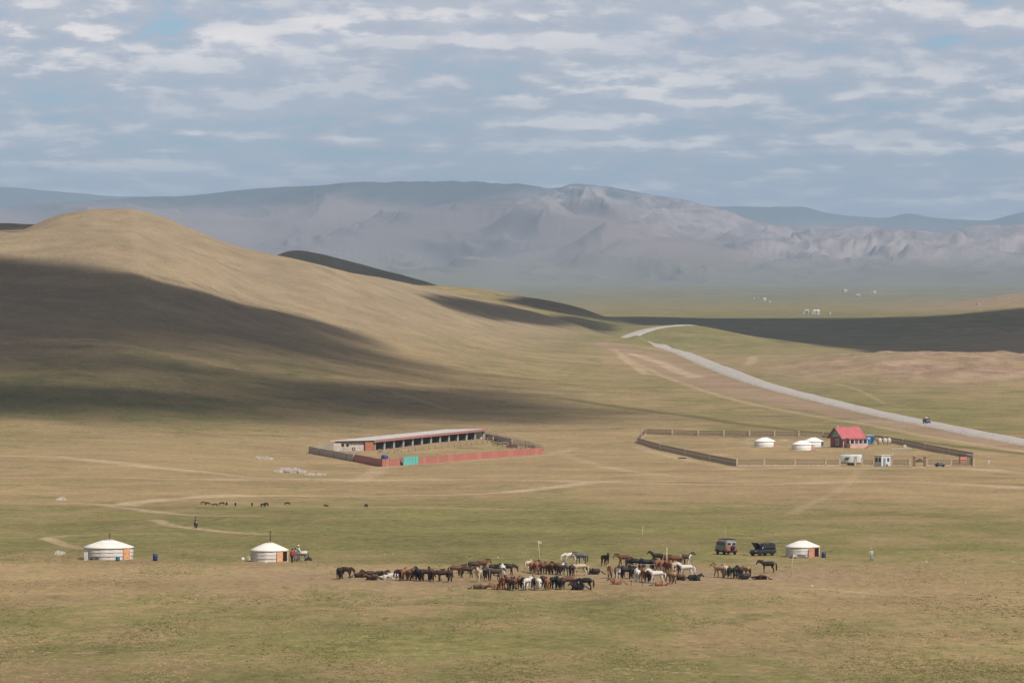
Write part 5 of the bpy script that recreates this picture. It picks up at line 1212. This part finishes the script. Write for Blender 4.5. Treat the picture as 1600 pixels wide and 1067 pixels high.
def marker(px, py, h, label, group='white marker posts along the gravel road', w=.22):
    p = place(px, py, sink=.1); b = MB(); b.box(0, 0, h / 2, w, w, h, bev=.03); o = b.build('marker_post', mat('white_marker', (.62, .60, .55), .7, .08), None, p); tag(o, label, 'marker post', group)
    MB().box(0, 0, h * .78, w + .02, w + .02, h * .14).build('band', M_chas, o)
for i, (x, y) in enumerate([(1246, 619), (1302, 634), (1372, 650), (1388, 654.5), (1504, 678), (1552, 684)]):
    marker(x, y, 1.3, f'white post at the edge of the gravel road, {ORD[i]} from left of six')
marker(1545, 725, 1.9, 'white post standing alone right of the compound fence', None, .3); marker(1394, 711, 1.1, 'short white post right of the small cabin in the yard', None, .3)

# ------------------------------------------------------------------ stable yard
M_block = mat('grey_block', (.50, .43, .38), .9, .12, 2.0); M_lblock = mat('pale_block', (.42, .38, .31), .9, .12, 2.0); M_rbrick = mat('red_brick', (.38, .15, .09), .9, .1, 3.0); M_fascia = mat('rose_fascia', (.42, .19, .16), .7, .08, 2.0)
M_wroof = mat('white_sheet_roof', (.62, .58, .55), .5, .08, .4)
def stable():
    NR, FR, NL = place(584, 704), place(757, 685.5), place(522, 704.5)
    ax = (FR - NR); L = ax.length; ey = (NL - NR); e = empty('stable', NR); tag(e, 'long open fronted stable with white roof and dark bays inside the red walled yard', 'stable')
    def pt(t, s): return ax * t + ey * s          # relative to NR
    H = 2.45
    b = MB(); qbox(b, [pt(0, 1), pt(0.004, 1), pt(1, 1), pt(1, .985)][::-1] if False else [pt(0, .98), pt(1, .98), pt(1, 1), pt(0, 1)], -.6, H); b.build('back_wall', M_block, e)
    b = MB(); qbox(b, [pt(.0, .62), pt(.012, .62), pt(.012, .99), pt(.0, .99)][::-1], -.5, H); b.build('end_wall', M_lblock, e)
    b = MB(); qbox(b, [pt(-.004, .82), pt(.0, .82), pt(.0, 1.0), pt(-.004, 1.0)][::-1], -.5, H - .1); b.build('end_wall_bay', M_block, e)
    b = MB(); qbox(b, [pt(.004, .2), pt(.012, .2), pt(.012, .62), pt(.004, .62)][::-1], -.5, H); b.build('end_wall', M_block, e)
    b = MB(); qbox(b, [pt(-.006, .0), pt(.012, .0), pt(.012, .2), pt(-.006, .2)][::-1], -.5, H + .1); b.build('brick_pier', M_rbrick, e)
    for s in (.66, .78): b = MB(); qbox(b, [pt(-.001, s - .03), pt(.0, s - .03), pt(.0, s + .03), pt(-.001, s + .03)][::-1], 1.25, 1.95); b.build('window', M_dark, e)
    b = MB(); qbox(b, [pt(-.0016, .70), pt(.0, .70), pt(.0, .76), pt(-.0016, .76)][::-1], .0, 1.9) if False else None
    b = MB(); qbox(b, [pt(1, .0), pt(1.004, .0), pt(1.004, 1), pt(1, 1)][::-1], -.6, H); b.build('end_wall', M_block, e)
    n = 13
    for k in range(n):
        t = .012 + (k + 0) / (n - 1) * .984; b = MB(); qbox(b, [pt(t, -.012), pt(t + .0022, -.012), pt(t + .0022, .02), pt(t, .03)][::-1], -.5, H - .1); b.build('post', mat('grey_white_post', (.32, .30, .28), .8, .1), e)
    # partitions: the deep shade under the roof is put into their near-black colour
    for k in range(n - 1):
        t = .012 + (k + .0) / (n - 1) * .984; b = MB(); qbox(b, [pt(t + .001, .05), pt(t + .0025, .05), pt(t + .0025, .97), pt(t + .001, .97)][::-1], -.4, 2.2); b.build('partition', mat('shaded_bay_boards', (.035, .027, .02), .9, .1), e)
    b = MB(); vs = [pt(-.012, -.05), pt(1.008, -.05), pt(1.008, 1.06), pt(-.012, 1.06)]; z = [H + .42, H + .42, H + .30, H + .30]
    b.add([(v.x, v.y, v.z + q) for v, q in zip(vs, z)] + [(v.x, v.y, v.z + q + .12) for v, q in zip(vs, z)], [[3, 2, 1, 0], [4, 5, 6, 7], [0, 1, 5, 4], [1, 2, 6, 5], [2, 3, 7, 6], [3, 0, 4, 7]])
    rf = b.build('roof', M_wroof, e)
    b = MB(); qbox(b, [pt(-.0125, -.066), pt(1.009, -.066), pt(1.009, -.052), pt(-.0125, -.052)][::-1], H - .12, H + .56); b.build('fascia', M_fascia, rf)
    b = MB(); qbox(b, [pt(0, .0), pt(1, .0), pt(1, .97), pt(0, .97)], H - .02, H + .2); b.build('ceiling', mat('shaded_bay_boards', (1, 1, 1)), rf)  # boards coloured near-black to paint the gloom of the bays
    b = MB(); qbox(b, [pt(.012, .10), pt(.996, .10), pt(.996, .97), pt(.012, .97)], -.3, .10); b.build('bedding', mat('dark_bay_floor', (.05, .038, .028), .95, .1), e)  # one dark tone over the bay floors
stable()
def tyre(px, py):
    p = place(px, py); t = MB(); t.lathe([(.25, -.1), (.44, -.12), (.5, -.06), (.5, .06), (.44, .12), (.25, .1), (.25, -.1)], 0, 0, 20, cap=False); t.tf(Matrix.Translation((0, 0, .9)) @ Matrix.Rotation(math.pi / 2, 4, 'X')); o = t.build('tyre', M_tyre, None, p); tag(o, 'dark round tyre propped against the pale stable end wall', 'tyre')
    MB().box(0, 0, .2, .5, .3, .5).build('block', M_lblock, o)
tyre(552.5, 706.5)
def wall_run(nodes, h, t, m, label, name='wall', pillar=None, part='panel', cat='wall', step=None, mats=None, top=None):
    P = [place(*q) for q in nodes]; e = empty(name, P[0]); tag(e, label, cat); O = P[0].copy(); k = 0
    for A, B in zip(P[:-1], P[1:]):
        L = (B - A).length; n = 1 if not step else max(1, int(round(L / step)))
        for i in range(n):
            a = A.lerp(B, i / n); c = A.lerp(B, (i + 1) / n)
            a = Vector((a.x, a.y, zat(a.x, a.y) if step else a.z)) - O; c = Vector((c.x, c.y, zat(c.x, c.y) if step else c.z)) - O
            g = (c - a).normalized() * .03; b = MB()
            if mats:   # profiled sheet
                d = Vector((g.x, g.y, 0)).normalized(); nn = Vector((-d.y, d.x, 0)); nr = max(4, int((c - a).length / .45)); vs = []
                for j in range(nr + 1):
                    q = (a + g).lerp(c - g, j / nr) + nn * (.04 if j % 2 else -.04)
                    for zz in (-.3, h): vs.append((q.x, q.y, q.z + zz))
                    q2 = q + nn * .03
                    for zz in (-.3, h): vs.append((q2.x, q2.y, q2.z + zz))
                fs = []
                for j in range(nr):
                    s0, s1 = 4 * j, 4 * j + 4; fs += [[s0, s1, s1 + 1, s0 + 1], [s0 + 3, s1 + 3, s1 + 2, s0 + 2], [s0 + 1, s1 + 1, s1 + 3, s0 + 3]]
                b.add(vs, fs)
            else: seg_box(b, a + g, c - g, -.4, h, t)
            b.build(part, (mats[(k * 7 + k // 3) % len(mats)] if mats else m), e); k += 1
    if pillar:
        for p in P:
            p = p - O; b = MB(); b.box(p.x, p.y, p.z + h / 2, pillar, pillar, h + .5); b.build('pillar', M_lblock, e)
    return e
wall_run([(484, 707.5), (500, 711), (522, 715), (542, 719), (553, 721)], 1.85, .25, M_block, 'low grey block wall with pale pillars at the left of the stable yard', pillar=.5)
wall_run([(484, 707.5), (503, 704), (520, 702)], 1.5, .25, M_lblock, 'pale rear block wall running from the grey wall corner to the stable')
R1 = [mat('red_sheet_a', (.44, .165, .12), .6, .05, 2.0), mat('red_sheet_b', (.47, .18, .135), .6, .05, 2.0), mat('red_sheet_c', (.45, .16, .13), .6, .05, 2.0), mat('red_sheet_d', (.49, .20, .14), .6, .05, 2.0)]
wall_run([(554, 721), (575, 725), (597, 729)], 1.9, .1, None, 'short red sheet wall on the shaded left side of the yard', 'sheet_wall', step=3.6, mats=R1[:1] + R1[2:3], part='sheet', pillar=None)
wall_run([(597, 729), (630, 726.5)], 1.9, .1, None, 'red sheet wall left of the turquoise gate', 'sheet_wall', step=3.6, mats=R1, part='sheet')
wall_run([(653.5, 725), (700, 721.5), (760, 716.5), (810, 712.5), (848, 709.5)], 1.8, .1, None, 'long red sheet wall right of the turquoise gate', 'sheet_wall', step=3.6, mats=R1, part='sheet')
A, B = place(630, 727), place(653.5, 725.5); e = empty('gate', A); tag(e, 'turquoise double gate in the red sheet wall', 'gate'); Mid = A.lerp(B, .8)
tq = mat('turquoise_paint', (.14, .48, .42), .5, .06, 1.5)
for a, c, in ((A, Mid), (Mid, B)): d = (c - a).normalized() * .05; b = MB(); seg_box(b, a - A + d, c - A - d, .02, 2.15, .08); b.build('leaf', tq, e)
for p in (A, Mid, B): q = p - A; b = MB(); b.box(q.x, q.y, q.z + 1.05, .16, .16, 2.6); b.build('post', mat('teal_post', (.06, .28, .27), .5, .1), e)
p = place(601, 719.5); b = MB(); b.loft([(-.9, .5, .0, 1.2), (-.7, .8, .0, 1.55), (.6, .8, .0, 1.45), (.95, .4, .0, 1.1)], 12, 2.6); o = b.build('tarpaulin', mat('blue_tarpaulin', (.015, .05, .22), .5, .15), None, p); tag(o, 'blue tarpaulin over a heap at the near corner of the yard', 'tarpaulin')
MB().tube([(-.3, -.8, .2), (-.3, -.3, 1.55), (-.3, .4, 1.5), (-.3, .8, .2)], .03, 6).build('cord', M_rope, o)
def rails(nodes, label, h=1.3, step=4.5, m=None, n=3):
    m = m or M_wood; P = [place(*q) for q in nodes]; O = P[0].copy(); e = empty('rail_fence', O); tag(e, label, 'rail fence', 'rail fences in the stable yard')
    pts = []
    for A, B in zip(P[:-1], P[1:]):
        k = max(1, int((B - A).length / step))
        for i in range(k): q = A.lerp(B, i / k); pts.append(Vector((q.x, q.y, zat(q.x, q.y))) - O)
    pts.append(P[-1] - O)
    for q in pts: MB().tube([q - Vector((0, 0, .3)), q + Vector((.03, 0, h + .2))], .10, 6).build('post', m, e)
    for j in range(n):
        zz = h * (j + .7) / n; MB().tube([q + Vector((0, 0, zz)) for q in pts], .055, 5, False).build('rail', m, e)
rails([(606, 709), (660, 703), (720, 697), (770, 692)], 'rail fence parallel to the stable front in the yard', 1.5)
rails([(592, 709), (606, 709)], 'short rail fence at the near end of the stable bays')
rails([(770, 692), (773, 686), (778, 683)], 'rail fence closing the far end of the inner pen')
rails([(770, 696), (800, 700), (836, 704)], 'dark rail fence inside the right end of the red wall', 1.4, m=M_picket)
rails([(776, 688), (800, 693), (830, 699), (846, 704)], 'rail fence slanting along the right end of the yard', 1.5)
rails([(758, 683), (790, 688.5), (820, 695), (850, 704)], 'outermost rail fence behind the right end of the yard', 1.6, m=mat('pale_rail', (.38, .31, .24), .9, .1))
wall_run([(759, 686), (776, 689), (800, 694)], 1.7, .2, M_block, 'grey wall at the far right end of the stable')
planks(783, 694, 4.0, 2.2, .35, M_wood, 'timber stack at the far end of the inner pen', .5); planks(801, 699.5, 3.2, 1.6, .5, mat('maroon_scrap', (.16, .07, .06), .8, .2), 'maroon scrap stack behind the red wall', .2)
bundle(600, 706, 3.0, .7, mat('hay_heap', (.36, .27, .16), .95, .15), 'straw heap before the first stable bays', 'straw heap', 'straw_heap', 31, 0, False)
bundle(630, 704, 4.0, .5, mat('hay_heap', (1, 1, 1)), 'long low straw heap between the stable and its rail fence', 'straw heap', 'straw_heap', 33, 0, False)

# ------------------------------------------------------------------ stones
def stones(px0, px1, py, hgt, n, m, label, seed):
    rr = random.Random(seed); O = place((px0 + px1) / 2, py); b = MB(); W_ = (px1 - px0) / F * O.y
    for k in range(n):
        x = rr.uniform(-.5, .5) * W_; y = rr.gauss(0, 1.1); s = rr.uniform(.25, .6); top = hgt * math.exp(-(y / 2.5) ** 2) * (1 - abs(2 * x / W_) ** 3)
        z = rr.uniform(0, max(.05, top)) + zat(O.x + x, O.y + y) - O.z; vs = []
        for q in ((-1, -1, -1), (1, -1, -1), (1, 1, -1), (-1, 1, -1), (-.7, -.7, 1), (.7, -.7, 1), (.7, .7, 1), (-.7, .7, 1)):
            vs.append((x + q[0] * s * rr.uniform(.6, 1.1), y + q[1] * s * rr.uniform(.5, .9), z + s * .5 * (q[2] + .4) * rr.uniform(.6, 1.1)))
        b.add(vs, [[3, 2, 1, 0], [4, 5, 6, 7], [0, 1, 5, 4], [1, 2, 6, 5], [2, 3, 7, 6], [3, 0, 4, 7]])
    o = b.build('stone_pile', m, None, O); tag(o, label, 'stone pile')
M_wst = mat('white_stone', (.46, .41, .36), .9, .12, 3.0)
stones(430, 476, 738, .9, 110, M_wst, 'heap of whitish stones on the slope below the stable yard', 3)
stones(398, 426, 717, .5, 50, mat('pinkish_stone', (.45, .38, .33), .9, .12), 'flatter heap of pinkish stones left of the white stones', 4)
stones(476, 512, 742, .15, 14, M_wst, 'few scattered pale stones right of the white stone heap', 5)
stones(90, 101, 781, .15, 8, M_wst, 'small pale stones at the far left beyond the gers', 6)
stones(90, 101, 866, .12, 8, M_wst, 'small pale stones left of the largest ger', 7)
def stone(px, py, s, i, m=None):
    p = place(px, py); r = random.Random(i); b = MB(); b.lathe([(s * .9, -.05), (s, s * .3), (s * .6, s * .7), (.01, s * .8)], 0, 0, 7, False); b.v = [(x * r.uniform(.7, 1.2), y * r.uniform(.7, 1.2), z) for x, y, z in b.v]
    return b.build('stone', m or M_wst, None, p)
for i, (x, y, s, l) in enumerate([(1268, 916, .22, 'white stone on bare earth right of the small horse group'), (601, 866, .13, 'small pale stone on turf behind the left bunch'), (614, 866, .11, 'tiny pale stone beside a slightly bigger one behind the left bunch'), (778, 871, .14, 'small pale stone on turf behind the middle of the herd'), (1508, 1020, .08, 'tiny white stone in the grass at the lower right'), (1583, 878, .16, 'pale stone at the right edge level with the walking person'), (1447, 878, .2, 'flat pale stone on the grass right of the walking person'), (1508, 911, .16, 'pale stone on the green patch at the far right'), (444, 996, .07, 'tiny pale stone in the lower left grass'), (1349, 931, .12, 'pale stone beside the faint track on the lower right')]):
    o = stone(x, y, s, i); tag(o, l, 'stone')

# ------------------------------------------------------------------ dwellings far out in the valley
M_fw = mat('far_white_wall', (.38, .37, .35), .8, .05); M_fr = mat('far_roof', (.50, .48, .46), .7, .05); M_fr2 = mat('far_red_roof', (.30, .13, .10), .7, .05)
far_h = [(1178, 467.5, 9, 1), (1184, 466.5, 8, 1), (1195, 471, 9, 0), (1202, 472.5, 12, 1), (1320, 456.5, 20, 0), (1341, 464.5, 14, 0), (1360, 458.5, 9, 1), (1367, 459, 12, 0), (1374, 459.3, 9, 1), (1255, 490.5, 7, 1), (1261, 491, 9, 0), (1268, 491.2, 8, 1), (1273, 491.3, 7, 0), (1278, 491.5, 8, 0), (1296, 491.2, 8, 1), (1529, 476.5, 9, 1)]
for i, (x, y, w, gr) in enumerate(far_h):
    p = place(x, y, 5000); e = empty('ger' if gr else 'house', p, .3 * (i % 5) - .5); w *= .5; l = w * (.5 if not gr else 1)
    wh = 'by the near cluster beyond the cloud shadow' if 488 < y < 493 else ('at the distant left cluster in the valley' if x < 1210 else ('on the far valley plain, faint with haze' if x < 1400 else 'beyond the spur on the far right'))
    tag(e, f"tiny white {'ger' if gr else 'building'} {wh}, {ORD[i]} of sixteen", 'ger' if gr else 'building', 'distant dwellings in the valley')
    if gr:
        b = MB(); b.lathe([(w * .5, -.5), (w * .5, 1.7)], 0, 0, 20, cap=False); b.build('wall', M_fw, e); b = MB(); b.lathe([(w * .52, 1.6), (w * .1, 2.9), (.05, 3.0)], 0, 0, 20); b.build('roof', M_fw, e)
    else:
        b = MB(); b.box(0, 0, 1.6, w, l, 4.2); b.build('wall', M_fw, e); b = MB(); b.prism([(-l * .6, 3.7), (l * .6, 3.7), (0, 5.6)], -w * .53, w * .53); b.tf(Matrix.Rotation(math.pi / 2, 4, 'Z')); b.build('roof', M_fr, e)

# ------------------------------------------------------------------ tussocks on the near plain
def tussocks(name, n, m, seed, hmin, hmax, spread, thr, ylo=800, yhi=1075, gap=(0, 0), label=None, flat=.5):
    rs = np.random.RandomState(seed); px = rs.uniform(-120, 1720, n); py = ylo + (yhi - ylo) * rs.uniform(0, 1, n) ** .8
    # rows of the picture to distance through a table on the centre line, then the true ground
    Dt = np.linspace(440, 1500, 3000); yt = YH - F * zf(0 * Dt, Dt) / Dt; D = np.interp(-py, -yt, Dt); X = (px - 800) / F * D
    f = .9 * fbm(X / 13, D / 48, 5, seed, .6) + .5 * fbm(X / 1.8, D / 6, 3, seed + 5)
    bare_ = np.exp(-((py - 905) / 22) ** 2) * .45 * (px > 350) * (px < 1350)
    k = f + rs.uniform(-.25, .25, n) - bare_ - .35 * (1 - sstep(py, 820, 890)) > thr; X, D = X[k], D[k]; Z = zf(X, D); n = len(X)
    h = rs.uniform(hmin, hmax, n) * (1 + .6 * f[k].clip(-.5, 1)); w = h * spread * rs.uniform(.6, 1.5, n); nb = 7
    vs = np.zeros((n, nb * 3, 3)); 
    for b in range(nb):
        a = rs.uniform(0, 2 * np.pi, n); r = rs.uniform(.0, .45, n) * w; cx = X + r * np.cos(a); cy = D + r * np.sin(a) * 2.0; lean = rs.uniform(.1, .8, n) * w * .5; bw = w * rs.uniform(.10, .22, n)
        ca, sa = np.cos(a), np.sin(a)
        vs[:, b * 3] = np.stack([cx - bw, cy, Z - .02], -1); vs[:, b * 3 + 1] = np.stack([cx + bw, cy + bw * .6 * sa, Z - .02], -1)
        vs[:, b * 3 + 2] = np.stack([cx + lean * ca, cy + lean * sa, Z + h * rs.uniform(.5, 1.1, n)], -1)
    fs = (np.arange(n)[:, None, None] * nb * 3 + (np.arange(nb)[:, None] * 3 + np.arange(3)[None, :])[None]).reshape(-1, 3)
    me = bpy.data.meshes.new(name); me.vertices.add(n * nb * 3); me.vertices.foreach_set('co', vs.reshape(-1).astype(np.float32))
    me.loops.add(fs.size); me.loops.foreach_set('vertex_index', fs.ravel().astype(np.int32)); me.polygons.add(len(fs)); me.polygons.foreach_set('loop_start', (np.arange(len(fs)) * 3).astype(np.int32))
    me.update(calc_edges=True); me.materials.append(m); o = link_mesh(name, me); o['kind'] = 'stuff'; o['label'] = label
def leaf_mat(name, c, c2):
    m = bpy.data.materials.new(name); m.use_nodes = True; g = NG(m.node_tree); b = m.node_tree.nodes['Principled BSDF']
    geo = g.n('ShaderNodeNewGeometry'); mp = g.n('ShaderNodeMapping'); g.l(geo.outputs['Position'], mp.inputs[0]); mp.inputs['Scale'].default_value = (.5, .2, .3)
    g.l(g.mix(g.ramp(g.noise(mp.outputs[0], 1.0, 4.0, .6), .35, .65), c, c2), b.inputs['Base Color']); b.inputs['Roughness'].default_value = .9; b.inputs['Specular IOR Level'].default_value = .05; return m
tussocks('grass', 120000, leaf_mat('green_grass', (.15, .15, .052), (.225, .205, .085)), 3, .025, .06, 3.6, .10, label='olive green grass tussocks across the near plain')
tussocks('weeds', 8000, leaf_mat('dark_weeds', (.085, .09, .036), (.15, .135, .06)), 9, .04, .10, 2.0, .36, label='dark weeds in clumps on the near plain')
tussocks('dry_grass', 36000, leaf_mat('straw_grass', (.36, .28, .15), (.46, .36, .20)), 14, .03, .07, 3.0, .2, label='straw coloured dry grass on the near plain')
